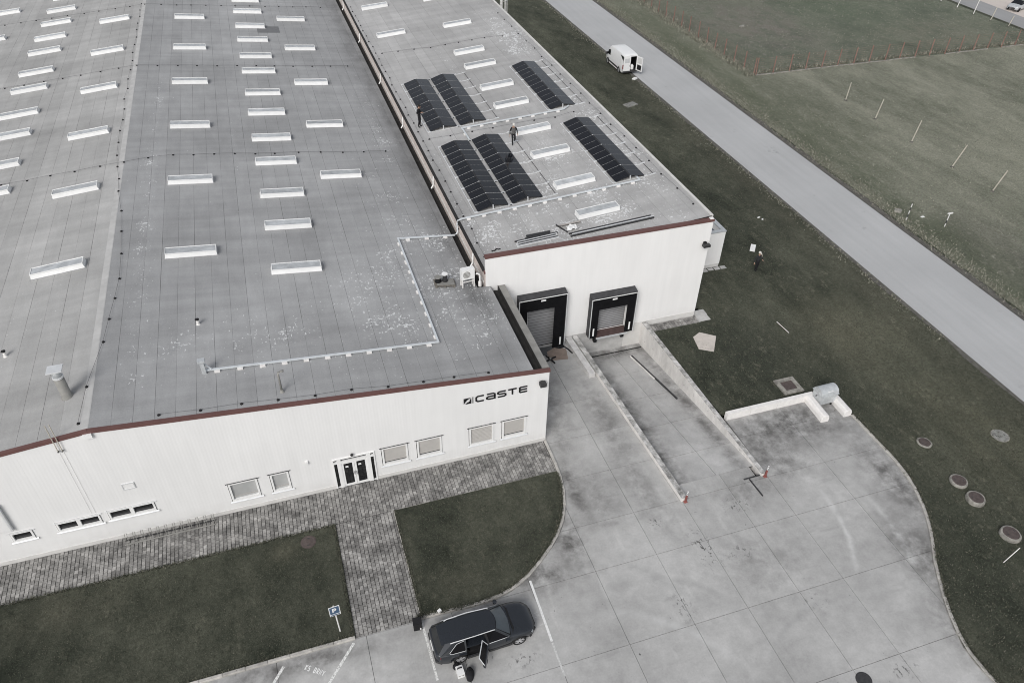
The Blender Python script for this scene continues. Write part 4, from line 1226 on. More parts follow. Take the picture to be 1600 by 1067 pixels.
            L_(MB().box(ox0 - 0.05, ox1 + 0.05, BY0 - 0.66, BY0 - 0.622, 0.12, 0.26), 'leveller_lip', M['galv'], s)
            for a in (ox0 - 0.02, ox1 - 0.2):
                L_(MB().box(a, a + 0.22, BY0 - 0.3, BY0 - 0.021, -0.45, 0.08), 'bumper', M['black'], s)
        else:
            L_(MB().box(x1 - 0.35, x1 - 0.02, yf - 0.12, yf + 0.0, 0.0, 0.12), 'wheel_stop', M['black'], s)
    shelter(13.17, 16.5, 0.03, 4.62, 0.52, 13.95, 16.1, 0.0, 3.75, False)
    shelter(18.34, 21.66, 0.2, 3.68, 0.56, 18.9, 21.15, 0.45, 2.95, True)
    # wall floodlight near the right corner
    f = L_(MB().box(26.25, 26.75, BY0 - 0.45, BY0 - 0.15, 6.15, 6.32), 'floodlight', M['steel_dark'])
    L_(MB().box(26.4, 26.6, BY0 - 0.16, BY0 - 0.01, 6.1, 6.4), 'bracket', M['black'], f)
    # strip footing slabs beside the right corner
    return h
hall_b()
def annex():
    a = thing('side_annex', 'small white flat-roofed annex with parapet on the right side of the loading hall', 'annex', (29.3, 44.7, 0))
    x0, x1, y0, y1, z = -2.4, 2.5, -1.78, 2.2, 3.32
    mb = MB()
    mb.box(x0, x1, y0, y0 + 0.25, 0.35, z - 0.06); mb.box(x1 - 0.25, x1, y0 + 0.25, y1, 0.35, z - 0.061); mb.box(x0, x1 - 0.25, y1 - 0.25, y1, 0.35, z - 0.062)
    mb.build('wall', M['cladB'], a)
    MB().box(x0, x1 - 0.02, y0 + 0.02, y1 - 0.02, -0.2, 0.35).build('plinth', M['plinth'], a)
    for n, b in enumerate(((x0, x1 + 0.04, y0 - 0.04, y0 + 0.3), (x1 - 0.3, x1 + 0.04, y0 + 0.302, y1 + 0.04), (x0, x1 - 0.302, y1 - 0.3, y1 + 0.04))):
        MB().box(b[0], b[1], b[2], b[3], z - 0.06, z + 0.02).build('parapet_cap', M['galv'], a)
    MB().box(x0, x1 - 0.25, y0 + 0.25, y1 - 0.25, 2.6, 2.75).build('roof', simple('annex_roof', (0.12, 0.135, 0.155), 0.6, var=0.3, scale=1.2), a)
    for i in range(5):
        MB().box(1.35 + i * 0.55 - 1.0, 1.35 + i * 0.55 - 0.55, y0 - 0.42 + random.uniform(-.05, .05), y0 - 0.06, -0.02, 0.085).build('footing_slab', M['concrete'], a)
annex()
def corner_slabs():
    t = thing('concrete_slab_strip', 'pale concrete slab strip on the grass at the right corner of the loading hall', 'slab', (27.4, 37.7, 0.06))
    for i in range(2):
        MB().box(-0.55 + i * 0.05, 0.35 + i * 0.05, -0.75 + i * 0.62, -0.15 + i * 0.62, -0.05, 0.05).build('slab', M['concrete'], t)
corner_slabs()

# ------------------------------------------------------------------ skylights
def skylight_proto():
    r = empty('skylight')
    w, d, h = 1.53, 0.41, 0.33
    lo = [(-w, -d, -0.05), (w, -d, -0.05), (w, d, -0.05), (-w, d, -0.05)]
    hi = [(-w + 0.06, -d + 0.045, h - 0.06), (w - 0.06, -d + 0.045, h - 0.06), (w - 0.06, d - 0.045, h - 0.06), (-w + 0.06, d - 0.045, h - 0.06)]
    MB().loft([lo, hi], True, False).build('upstand', M['upstand'], r)
    f = MB()
    a, b, t = w - 0.045, d - 0.03, 0.038
    for q in ((-a, a, -b, -b + t), (-a, a, b - t, b), (-a, -a + t, -b + t, b - t), (a - t, a, -b + t, b - t)):
        f.box(q[0], q[1], q[2], q[3], h - 0.065, h + 0.01)
    fo = f.build('frame', M['white'], r)
    MB().box(-a + t, a - t, -b + t, b - t, h - 0.05, h - 0.02).build('pane', M['sky_pane'], r)
    rd = 0.07
    MB().box(-w - rd, w + rd, -d - rd, d + rd, -0.05, 0.018).build('flange', M['roofA'], r)
    return r
SKY = skylight_proto()
_first = [True]
def place_sky(x, y, z, tilt, label, group):
    if _first[0]:
        o = SKY; _first[0] = False
    else:
        o = copy_tree(SKY)
    o.location = (x, y + 0.36, z)
    o.rotation_euler = (0, tilt, R(random.uniform(-0.5, 0.5)))
    tag(o, label, 'skylight', group)
T = math.atan(SL); TB = math.atan(BS)
G = 'skylights on the factory hall roof'
def row(x, ys, fmt, left=False, lift=0.0):
    for i, y in enumerate(ys):
        place_sky(x, y, zA(x), -T if left else T, fmt.format(ORD[i]), G)
row(-6.15, [43.9, 53.7, 63.4, 73.1, 82.4, 92.3, 102.0], 'low white rectangular skylight, {} from the front, row right of the ridge')
row(-0.10, [41.15, 46.5, 51.0, 56.2, 60.5, 65.7, 70.2, 75.7, 79.9, 84.9, 89.4, 94.7, 99.1, 104], 'low white skylight, {} from the front, dense middle row of the right slope')
row(4.38, [53.5, 62.9, 72.6, 82.3, 92.1, 101.8], 'low white skylight, {} from the front, factory roof row nearest the loading hall')
row(-13.62, [44.0, 54.0, 63.5, 73.1, 82.9, 92.8, 102.6], 'low white rectangular skylight, {} from the front, row left of the ridge', True)
row(-19.72, [56.3, 60.7, 66.2, 70.5, 76.1, 80.4, 86.1, 90.4, 95.3, 100.0, 105.0], 'low white skylight, {} from the front, dense row on the left slope', True)
row(-25.9, [93.0, 102.5], 'low white skylight cut by the left edge, {} visible in the outermost left row', True)
for i, y in enumerate([41.2, 45.5, 50.5, 54.75, 60.25, 64.45, 69.85, 73.75, 81.95, 91.7]):
    place_sky(20.1 if i < 8 else 21.05, y, zB(20.1 if i < 8 else 21.05), -TB, 'white skylight on the loading hall, %s from the front, row between solar arrays' % ORD[i], 'skylights on the loading hall roof')
for i, y in enumerate([82.45, 92.25]):
    place_sky(13.95, y, zB(13.95), -TB, 'white skylight near the valley wall, %s behind the left solar arrays' % ORD[i], 'skylights on the loading hall roof')

# ------------------------------------------------------------------ solar arrays (east-west tents)
M['modframe'] = simple('black_module_frame', (0.03, 0.03, 0.033), 0.45, metal=0.3)
MODW, MODL, TILT = 1.13, 1.745, R(13)
def module_meshes():
    f = MB()
    t = 0.028
    a, b = MODL / 2, MODW / 2
    for q in ((-a, a, -b, -b + t), (-a, a, b - t, b), (-a, -a + t, -b + t, b - t), (a - t, a, -b + t, b - t)):
        f.box(q[0], q[1], q[2], q[3], -0.03, 0.004)
    fm = f.mesh('solar_module', M['modframe'])
    c = MB().box(-a / 2 + 0.0155, a / 2 - 0.0155, -b + t, b - t, -0.012, 0.0).mesh('cell_half', M['cells'])
    back = MB().box(-a + t, a - t, -b + t, b - t, -0.02, -0.006).mesh('backsheet', M['white'])
    return fm, c, back
FM, CM, BM = module_meshes()
def solar_array(label, ridges, y0, y1, n):
    cx = sum(ridges) / len(ridges)
    cy = (y0 + y1) / 2
    base = zB(cx)
    r = thing('solar_array', label, 'solar array', (cx, cy, base), group='solar arrays on the loading hall roof')
    r.rotation_euler = (0, -TB, 0)
    per = (y1 - y0) / n
    for xr in ridges:
        lx = xr - cx
        for side in (-1, 1):
            for k in range(n):
                yc = y0 + per * (k + 0.5) - cy
                zc = 0.33 - math.sin(TILT) * MODW / 2
                xc = lx + side * (0.035 + math.cos(TILT) * MODW / 2)
                m = link('solar_module', FM, r, (xc, yc, zc))
                m.rotation_euler = Matrix(((0, -1, 0), (1, 0, 0), (0, 0, 1))).to_euler()
                # module long side along Y, tilted about Y
                m.matrix_local = Matrix.Translation((xc, yc, zc)) @ Matrix.Rotation(side * TILT, 4, 'Y') @ Matrix.Rotation(R(90), 4, 'Z')
                link('backsheet', BM, m)
                for s in (-1, 1):
                    link('cell_half', CM, m, (s * (MODL / 4 - 0.006), 0, 0))
        for k in range(1, n):
            yk = y0 + per * k - cy
            for side in (-1, 1):
                MB().bar((lx + side * 0.04, yk, 0.325), (lx + side * (0.035 + math.cos(TILT) * MODW), yk, 0.325 - math.sin(TILT) * MODW), 0.012, 0.02).build('clamp_strip', M['alu'], r)
        # ridge profile and feet
        MB().box(lx - 0.02, lx + 0.02, y0 - cy, y1 - cy, 0.30, 0.325).build('ridge_profile', M['steel_dark'], r)
        for k in range(n + 1):
            yk = y0 + per * k - cy
            MB().box(lx - 0.035, lx + 0.035, yk - 0.03, yk + 0.03, 0.0, 0.35).build('ridge_post', M['alu'], r)
            for side in (-1, 1):
                xe = lx + side * (math.cos(TILT) * MODW + 0.12)
                MB().box(xe - 0.13, xe + 0.13, yk - 0.05, yk + 0.05, 0.01, 0.075).build('edge_foot', M['alu'], r)
    xa = min(ridges) - cx - 1.35
    xb = max(ridges) - cx + 1.35
    ext = 0.75 if len(ridges) == 2 else 0.5
    for k in range(n + 1):
        yk = y0 + per * k - cy
        MB().box(xa, xb + ext, yk - 0.025, yk + 0.025, 0.004, 0.035).build('base_rail', M['alu'], r)
        MB().box(xb + ext - 0.2, xb + ext + 0.15, yk - 0.05, yk + 0.05, 0.036, 0.09).build('rail_end_block', M['alu'], r)
    MB().box(xb + ext - 0.02, xb + ext + 0.02, y0 - cy, y1 - cy, 0.036, 0.05).build('cable', M['steel_dark'], r)
    MB().box(xa - 0.03, xa + 0.02, y0 - cy, y1 - cy, 0.036, 0.055).build('side_rail', M['alu'], r)
    return r
solar_array('dark solar array of two tents at the rear left, behind the person in black', [13.57, 16.13], 58.5, 69.2, 6)
solar_array('dark solar array of two tents at the front left of the loading hall roof', [13.71, 16.26], 44.9, 55.6, 6)
solar_array('single-tent solar array at the rear right along the roof edge, nearest the white van', [23.87], 58.05, 68.6, 6)
solar_array('single-tent solar array at the front right along the roof edge', [23.93], 44.65, 55.2, 6)

# ------------------------------------------------------------------ cable trays
def cable_tray(name, label, pts, zf, w=0.105, h=0.08, support=True, cat='cable tray', pitch=1.1):
    p0 = Vector((pts[0][0], pts[0][1], zf(pts[0][0])))
    t = thing(name, label, cat, p0)
    tot = 0
    for a, b in zip(pts, pts[1:]):
        A_ = Vector((a[0], a[1], zf(a[0]) + 0.14)) - p0
        B_ = Vector((b[0], b[1], zf(b[0]) + 0.14)) - p0
        d = (B_ - A_).normalized()
        L = (B_ - A_).length
        up = Vector((0, 0, 1))
        sx = d.cross(up).normalized()
        MB().bar(A_ - d * w / 2, B_ + d * w / 2, w, h).build('tray', M['tray'], t)
        if support:
            n = int(L / pitch)
            for i in range(n):
                c = A_ + d * (L * (i + 0.5) / n)
                q = -1 if d.x > 0.5 else (1 if d.x < -0.5 else 1)
                MB().obox(c + Vector((0, 0, -0.095)) + (Vector((0, -0.09, 0)) if abs(d.x) > 0.5 else Vector((-0.08, 0, 0))), d * 0.14, sx * 0.06, up * 0.045).build('support_block', M['block_white'], t)
    return t
ct = cable_tray('cable_tray', 'long pale cable tray running in an L across the front of the factory roof', [(-5.5, 32.6), (6.76, 32.74), (6.76, 44.1), (10.62, 44.02)], zA)
rb = MB(); rb.box(-0.10, 0.10, -0.1, 0.1, -0.02, 0.8); rb.box(-0.18, 0.18, -0.16, 0.14, 0.78, 0.9)
rbo = rb.build('cable_riser', M['galv'], ct); rbo.location = (-0.06, -0.05, 0)
MB().tube([(-0.02, 0.0, 0.75), (0.12, 0.02, 0.4), (0.3, 0.02, 0.16)], 0.04, 8).build('cable', M['tray'], ct)
cable_tray('cable_tray', 'pale cable tray crossing the loading hall roof in front of the front solar arrays', [(11.2, 44.38), (24.42, 44.15), (24.42, 45.0)], zB)
cable_tray('cable_tray', 'pale cable tray crossing the loading hall roof between front and rear solar arrays', [(14.95, 55.7), (14.95, 57.85), (23.75, 57.5), (24.3, 57.9)], zB, w=0.11)
o = thing('conduit', 'grey cable conduit bending down the beige wall from the loading hall roof', 'conduit', (11.0, 44.2, 5.8))
MB().tube([(0.25, 0.18, 1.12), (-0.02, 0.15, 1.1), (-0.07, 0.1, 0.9), (-0.07, 0.0, 0.35), (-0.2, -0.12, 0.22), (-0.4, -0.18, 0.2)], 0.05, 8).build('pipe', M['tray'], o)
for z in (0.5, 0.85):
    MB().box(-0.06, 0.04, -0.02, 0.12, z - 0.02, z + 0.02).build('clip', M['steel_dark'], o)

# ------------------------------------------------------------------ lightning conductors: wire on small black holders
def holder_mesh():
    m = MB()
    m.lathe([(0.078, 0.0), (0.078, 0.03), (0.05, 0.075), (0.0, 0.08)], 8)
    return m.mesh('holder', M['black'])
HM = holder_mesh()
def conductor(label, pts, zf, step=1.0, jit=0.08, scale=1.0):
    p0 = Vector((pts[0][0], pts[0][1], zf(pts[0][0])))
    t = thing('lightning_conductor', label, 'conductor', p0, group='lightning conductors on the roofs')
    wire = []
    for a, b in zip(pts, pts[1:]):
        L = math.hypot(b[0] - a[0], b[1] - a[1])
        n = max(1, round(L / step))
        for i in range(n):
            f = i / n
            x, y = a[0] + (b[0] - a[0]) * f + random.uniform(-jit, jit), a[1] + (b[1] - a[1]) * f + random.uniform(-jit, jit)
            o = link('holder', HM, t, (x - p0.x, y - p0.y, zf(x) - p0.z))
            o.scale = (scale, scale, scale)
            wire.append((x - p0.x, y - p0.y, zf(x) - p0.z + 0.085 * scale))
    MB().tube(wire, 0.008, 4).build('wire', M['steel_dark'], t)
conductor('black-studded lightning wire along the ridge of the factory hall', [(-11.15, 30.0), (-10.9, 32.6), (-10.4, 36.0), (-10.1, 42), (-10.2, 47.5), (-10.75, 53), (-11.25, 59), (-11.3, 70), (-11.2, 84), (-11.1, 100)], zA, 2.4)
conductor('lightning wire across both factory roof slopes, nearest of the three cross lines', [(-24, 57.95), (-10.7, 57.6), (-7.4, 58.5), (0, 58.2), (10.2, 57.7)], zA, 1.6)
conductor('lightning wire across both factory roof slopes, middle of the three cross lines', [(-27, 78.2), (-10.7, 77.86), (10.2, 77.5)], zA, 1.7)
conductor('lightning wire across both factory roof slopes, farthest of the three cross lines', [(-27, 98.4), (-10.7, 97.3), (9.8, 97.6)], zA, 1.6)
conductor('lightning wire along the front verge above the CASTE lettering', [(-7.6, 29.82), (10.6, 29.7)], zA, 1.9)
conductor('lightning wire beside the left eave of the loading hall roof', [(11.55, 39.5), (11.4, 96)], zB, 1.75)
conductor('lightning wire across the loading hall roof behind the solar arrays', [(12.0, 77.95), (16.95, 77.1), (22.6, 77.0), (26.0, 76.3)], zB, 1.55)
conductor('lightning wire along the right edge of the loading hall roof', [(26.35, 39.9), (26.2, 60), (26.0, 86)], zB, 2.3)
conductor('short lightning wire across the loading hall roof between the solar array pairs', [(12.1, 57.2), (22.6, 56.6), (26, 57.2)], zB, 1.7)

# ------------------------------------------------------------------ things on the roofs
def roof_things():
    # tall vent pipe with flat cap
    x, y = -11.85, 32.25
    t = thing('vent_pipe', 'tall grey vent pipe with flat square cap on the left roof slope near the front', 'vent pipe', (x, y, zA(x)))
    MB().lathe([(0.30, -0.05), (0.27, 0.06), (0.235, 0.10), (0.235, 1.25)], 16).build('pipe', M['parapet'], t, smooth=True)
    MB().lathe([(0.25, 1.25), (0.25, 1.34)], 16).build('band', M['alu'], t)
    MB().lathe([(0.2, 1.34), (0.2, 1.72)], 16).build('upper_pipe', M['galv'], t, smooth=True)
    MB().box(-0.34, 0.34, -0.3, 0.3, 1.74, 1.79).build('cap', M['alu'], t)
    for sx in (-0.16, 0.16):
        MB().box(sx - 0.02, sx + 0.02, -0.02, 0.02, 1.65, 1.742).build('cap_strut', M['galv'], t)
    def small_vent(x, y, lab):
        t = thing('roof_vent', lab, 'vent', (x, y, zA(x)), group='small roof vents')
        MB().lathe([(0.14, -0.03), (0.08, 0.05), (0.07, 0.32)], 10).build('pipe', M['block_white'], t)
        MB().lathe([(0.11, 0.32), (0.12, 0.36), (0.0, 0.44)], 10).build('cap', M['black'], t)
    small_vent(-5.82, 36.8, 'short pale roof vent with black cap near the front of the right slope')
    small_vent(-15.38, 36.85, 'short pale roof vent with black cap at the left edge of the picture')
    t = thing('hooked_pipe', 'thin grey gooseneck pipe standing near the front verge of the roof', 'pipe', (-1.93, 30.35, zA(-1.93)))
    MB().tube([(0, 0, 0.05), (0, 0, 1.2), (0.04, 0, 1.32), (0.14, 0, 1.37), (0.3, 0, 1.36)], 0.055, 8).build('pipe', M['parapet'], t, smooth=True)
    MB().lathe([(0.13, -0.03), (0.09, 0.08), (0.07, 0.18)], 10).build('base', M['parapet'], t)
    # twin lightning rods on the facade
    for i, (x, lab) in enumerate(((-12.18, 'left one of two thin lightning rods standing on the front gable'), (-12.0, 'right one of two thin lightning rods standing on the front gable'))):
        t = thing('lightning_rod', lab, 'rod', (x, AY0 - 0.1, 7.0), group='rods on the front gable')
        MB().tube([(0, 0, 0), (0, 0, 1.75)], 0.022, 6).build('rod', M['pole'], t)
        MB().box(-0.03, 0.03, -0.03, 0.07, -0.03, 0.03).build('bracket', M['steel_dark'], t)
        MB().tube([(0, 0.082, -0.02), (0, 0.082, -4.7)], 0.005, 5).build('down_wire', M['plinth'], t)
    # air-conditioning unit on a stand
    x, y = 9.95, 37.95
    t = thing('air_conditioner', 'white air conditioner on a leg stand beside the loading hall wall', 'air conditioner', (x, y, zA(x)), R(4))
    for sx in (-0.38, 0.38):
        for sy in (-0.02, 0.3):
            MB().box(sx - 0.035, sx + 0.035, sy - 0.035, sy + 0.035, -0.06, 0.55).build('leg', M['block_white'], t)
        MB().box(sx - 0.03, sx + 0.03, -0.05, 0.33, 0.551, 0.6).build('rail', M['block_white'], t)
    MB().box(-0.34, 0.34, -0.03, 0.0, 0.40, 0.46).build('crossbar', M['block_white'], t)
    c = MB().box(-0.43, 0.43, -0.03, 0.31, 0.602, 1.32).build('casing', M['white'], t)
    MB().lathe([(0.24, -0.045), (0.24, -0.031)], 20, (-0.1, 0, 0.95), axis='Y').build('fan_grille', M['parapet'], t)
    for k in range(5):
        MB().box(-0.34, 0.14, -0.052, -0.046, 0.76 + k * 0.09, 0.775 + k * 0.09).build('grille_bar', M['white'], t)
    MB().tube([(0.43, 0.15, 0.75), (0.7, 0.2, 0.72), (0.86, 0.2, 0.85)], 0.05, 8).build('hose', M['parapet'], t)
    x = 10.95
    t = thing('standpipe', 'white bent standpipe right of the air conditioner', 'pipe', (10.72, 38.0, zA(10.72)))
    MB().tube([(0.0, 0, -0.02), (0.0, 0, 0.75), (-0.04, 0, 0.86), (-0.14, 0.02, 0.92), (-0.22, 0.05, 0.9)], 0.055, 8).build('pipe', M['white'], t)
    MB().lathe([(0.11, -0.03), (0.11, 0.3)], 8).build('base', M['block_white'], t)
    # pallet of leftover sheets with two reels on it
    x, y = 8.55, 38.5
    t = thing('pallet', 'weathered wooden pallet lying on the factory roof near the air conditioner', 'pallet', (x, y, zA(x)), R(-6))
    t.rotation_euler = (0, T, R(-6))
    wood = simple('weathered_wood', (0.17, 0.155, 0.135), 0.9, var=0.25, scale=5)
    for sx in (-0.55, 0, 0.55):
        MB().box(sx - 0.05, sx + 0.05, -0.42, 0.42, 0.0, 0.10).build('bearer', wood, t)
    for k in range(6):
        MB().box(-0.66, 0.66, -0.42 + k * 0.145, -0.32 + k * 0.145, 0.101, 0.13).build('board', wood, t)
    MB().box(-0.5, 0.6, -0.3, 0.35, 0.131, 0.17).build('leftover_sheet', M['parapet'], t)
    z = zA(x) + 0.18
    def reel(px, py, r, h, lab, m1, m2):
        t = thing('reel', lab, 'reel', (px, py, z + (8.55 - px) * SL))
        MB().lathe([(r, 0), (r, 0.03), (r * 0.72, 0.031), (r * 0.72, h - 0.03)], 16).build('core', m2, t)
        MB().lathe([(r, h - 0.029), (r, h)], 16).build('flange', m1, t)
    reel(8.18, 38.6, 0.22, 0.34, 'squat reel with pale top and black core on the pallet', M['parapet'], M['black'])
    reel(8.62, 38.62, 0.20, 0.52, 'taller white-topped cable reel on the pallet', M['white'], M['steel_dark'])
    # mounting rails and leftovers on the loading hall roof
    def bundle(name, lab, a, b, n, w, h, mat, part, cat, alt=None):
        p0 = Vector((a[0], a[1], zB(a[0])))
        t = thing(name, lab, cat, p0)
        B_ = Vector((b[0], b[1], zB(b[0]))) - p0
        d = B_.normalized(); sx = d.cross(Vector((0, 0, 1))).normalized()
        for i in range(n):
            of = -sx * (i * w * 1.45)
            MB().bar(of + d * random.uniform(0, 0.25) + Vector((0, 0, h / 2 + 0.01)), B_ + of - d * random.uniform(0, 0.3) + Vector((0, 0, h / 2 + 0.01)), w, h).build(part, alt if (alt and i % 2) else mat, t)
    bundle('rail_bundle', 'bundle of aluminium mounting rails lying behind the red-brown parapet', (13.75, 39.8), (16.75, 39.72), 6, 0.08, 0.08, M['alu'], 'rail', 'rails', M['steel_dark'])
    bundle('rail_bundle', 'dark short rails stacked behind the aluminium rail bundle', (14.5, 40.42), (16.4, 40.3), 3, 0.10, 0.10, M['steel_dark'], 'rail', 'rails')
    bundle('rail_bundle', 'very long grey rails lying along the parapet of the loading hall', (17.3, 39.5), (23.4, 39.35), 3, 0.10, 0.10, M['steel_dark'], 'rail', 'rails', M['alu'])
    x, y = 17.9, 40.75
    t = thing('packaging_pile', 'opened flat cardboard and white film from solar modules on the loading hall roof', 'packaging', (x, y, zB(x)))
    t.rotation_euler = (0, -TB, 0)
    MB().add([(-0.95, 0.4, 0.02), (0.75, 0.32, 0.02), (0.7, 0.02, 0.12), (-0.75, -0.05, 0.2)], [(0, 1, 2, 3)]).build('cardboard_sheet', M['cardboard'], t)
    MB().bar((-0.95, 0.42, 0.05), (-0.55, -0.72, 0.05), 0.08, 0.06).build('edge_strip', M['steel_dark'], t)
    mb = MB(); n = 7
    pts = [[(-0.45 + 0.85 * i / n + random.uniform(-.05, .05), -0.65 + 0.62 * j / 4 + random.uniform(-.05, .05), 0.05 + abs(random.gauss(0, 0.07))) for i in range(n)] for j in range(5)]
    mb.loft(pts, False, False)
    mb.build('film', M['white'], t)
    t = thing('strap', 'short black strap lying near the left front corner of the loading hall roof', 'strap', (12.4, 39.98, zB(12.4)))
    MB().tube([(-0.32, -0.02, 0.03), (-0.12, -0.05, 0.05), (0.02, 0.06, 0.09), (0.16, 0.02, 0.05), (0.3, 0.06, 0.03)], 0.04, 6).build('band', M['black'], t)
    # caged access ladder at the right eave, at the top of the picture
    t = thing('access_ladder', 'white caged access ladder rising above the right eave of the loading hall', 'ladder', (27.3, 86.6, 0.06))
    for y in (-0.25, 0.25):
        MB().box(-0.03, 0.03, y - 0.03, y + 0.03, 0, 9.8).build('stringer', M['whitepost'], t)
    for k in range(34):
        MB().box(-0.015, 0.015, -0.22, 0.22, 0.3 + k * 0.28, 0.33 + k * 0.28).build('rung', M['whitepost'], t)
    for a in (-70, -35, 0, 35, 70):
        px, py = 0.12 + 0.62 * math.cos(R(a)), 0.42 * math.sin(R(a)) * 1.05
        MB().box(px - 0.02, px + 0.02, py - 0.025, py + 0.025, 2.4, 9.8).build('cage_bar', M['whitepost'], t)
    for z in (2.5, 4.0, 5.5, 7.0, 8.5, 9.7):
        MB().tube([(0.0, -0.27, z)] + [(0.12 + 0.64 * math.cos(R(a)), 0.44 * math.sin(R(a)) * 1.05, z) for a in range(-80, 81, 20)] + [(0.0, 0.27, z)], 0.025, 5).build('cage_hoop', M['whitepost'], t)
roof_things()

# ------------------------------------------------------------------ small things on the ground
def manhole(x, y, r, lab, ring_h=0.0, cover='brown', z=0.06):
    t = thing('manhole', lab, 'manhole', (x, y, z), random.uniform(0, 6))
    if ring_h > 0:
        n = 28
        rings = []
        prof = [(1.0, -0.05), (1.02, ring_h * 0.55), (0.97, ring_h), (0.80, ring_h + 0.02), (0.78, ring_h - 0.04)]
        for k, h in prof:
            rings.append([(r * k * (1 + 0.03 * math.sin(3 * a * 2 * math.pi / n + 1)) * math.cos(2 * math.pi * a / n), r * k * (1 + 0.03 * math.cos(2 * a * 2 * math.pi / n)) * math.sin(2 * math.pi * a / n), h + 0.015 * math.sin(a * 0.9)) for a in range(n)])
        MB().loft(rings, True, False).build('concrete_ring', M['ring'], t)
        cz = ring_h
        rc = r * 0.78
    else:
        MB().lathe([(r * 1.12, -0.03), (r * 1.12, 0.012), (r * 1.01, 0.014)], 28).build('frame', {'brown': M['brown'], 'dark': M['cover_dark'], 'grey': M['ring']}[cover], t)
        cz = 0.0
        rc = r
    m = {'brown': M['brown'], 'dark': M['cover_dark'], 'grey': M['grey_cover']}[cover]
    MB().lathe([(rc, cz - 0.03), (rc, cz + 0.022), (rc * 0.93, cz + 0.03), (0.0, cz + 0.03)], 28, caps=False).build('cover', m, t)
    for a in (0, 1):
        MB().box(-0.06, 0.06, (-1) ** a * rc * 0.6 - 0.02, (-1) ** a * rc * 0.6 + 0.02, cz + 0.031, cz + 0.042).build('lift_slot', M['steel_dark'], t)
manhole(-2.14, 26.17, 0.36, 'brown round manhole cover in the lawn near the entrance path', 0.0, 'brown', 0.08)
manhole(34.18, 22.35, 0.44, 'low brown manhole with thin concrete rim, uppermost left in the right meadow', 0.05)
manhole(33.9, 19.25, 0.50, 'raised manhole with broken concrete collar, upper of the close pair in the meadow', 0.14)
manhole(33.82, 17.9, 0.51, 'raised manhole with tall pale concrete collar, lower of the close pair in the meadow', 0.24)
manhole(33.82, 15.4, 0.53, 'raised manhole with wide pale collar near the right edge, above the leaning white stick', 0.22)
manhole(34.25, 13.7, 0.56, 'raised manhole cut off by the right edge of the picture', 0.30)
manhole(39.1, 21.45, 0.48, 'flat grey concrete manhole cover in the grass near the right edge', 0.0, 'grey')
manhole(21.15, 11.1, 0.33, 'dark iron manhole cover in the concrete yard at the bottom edge', 0.0, 'dark', 0.004)

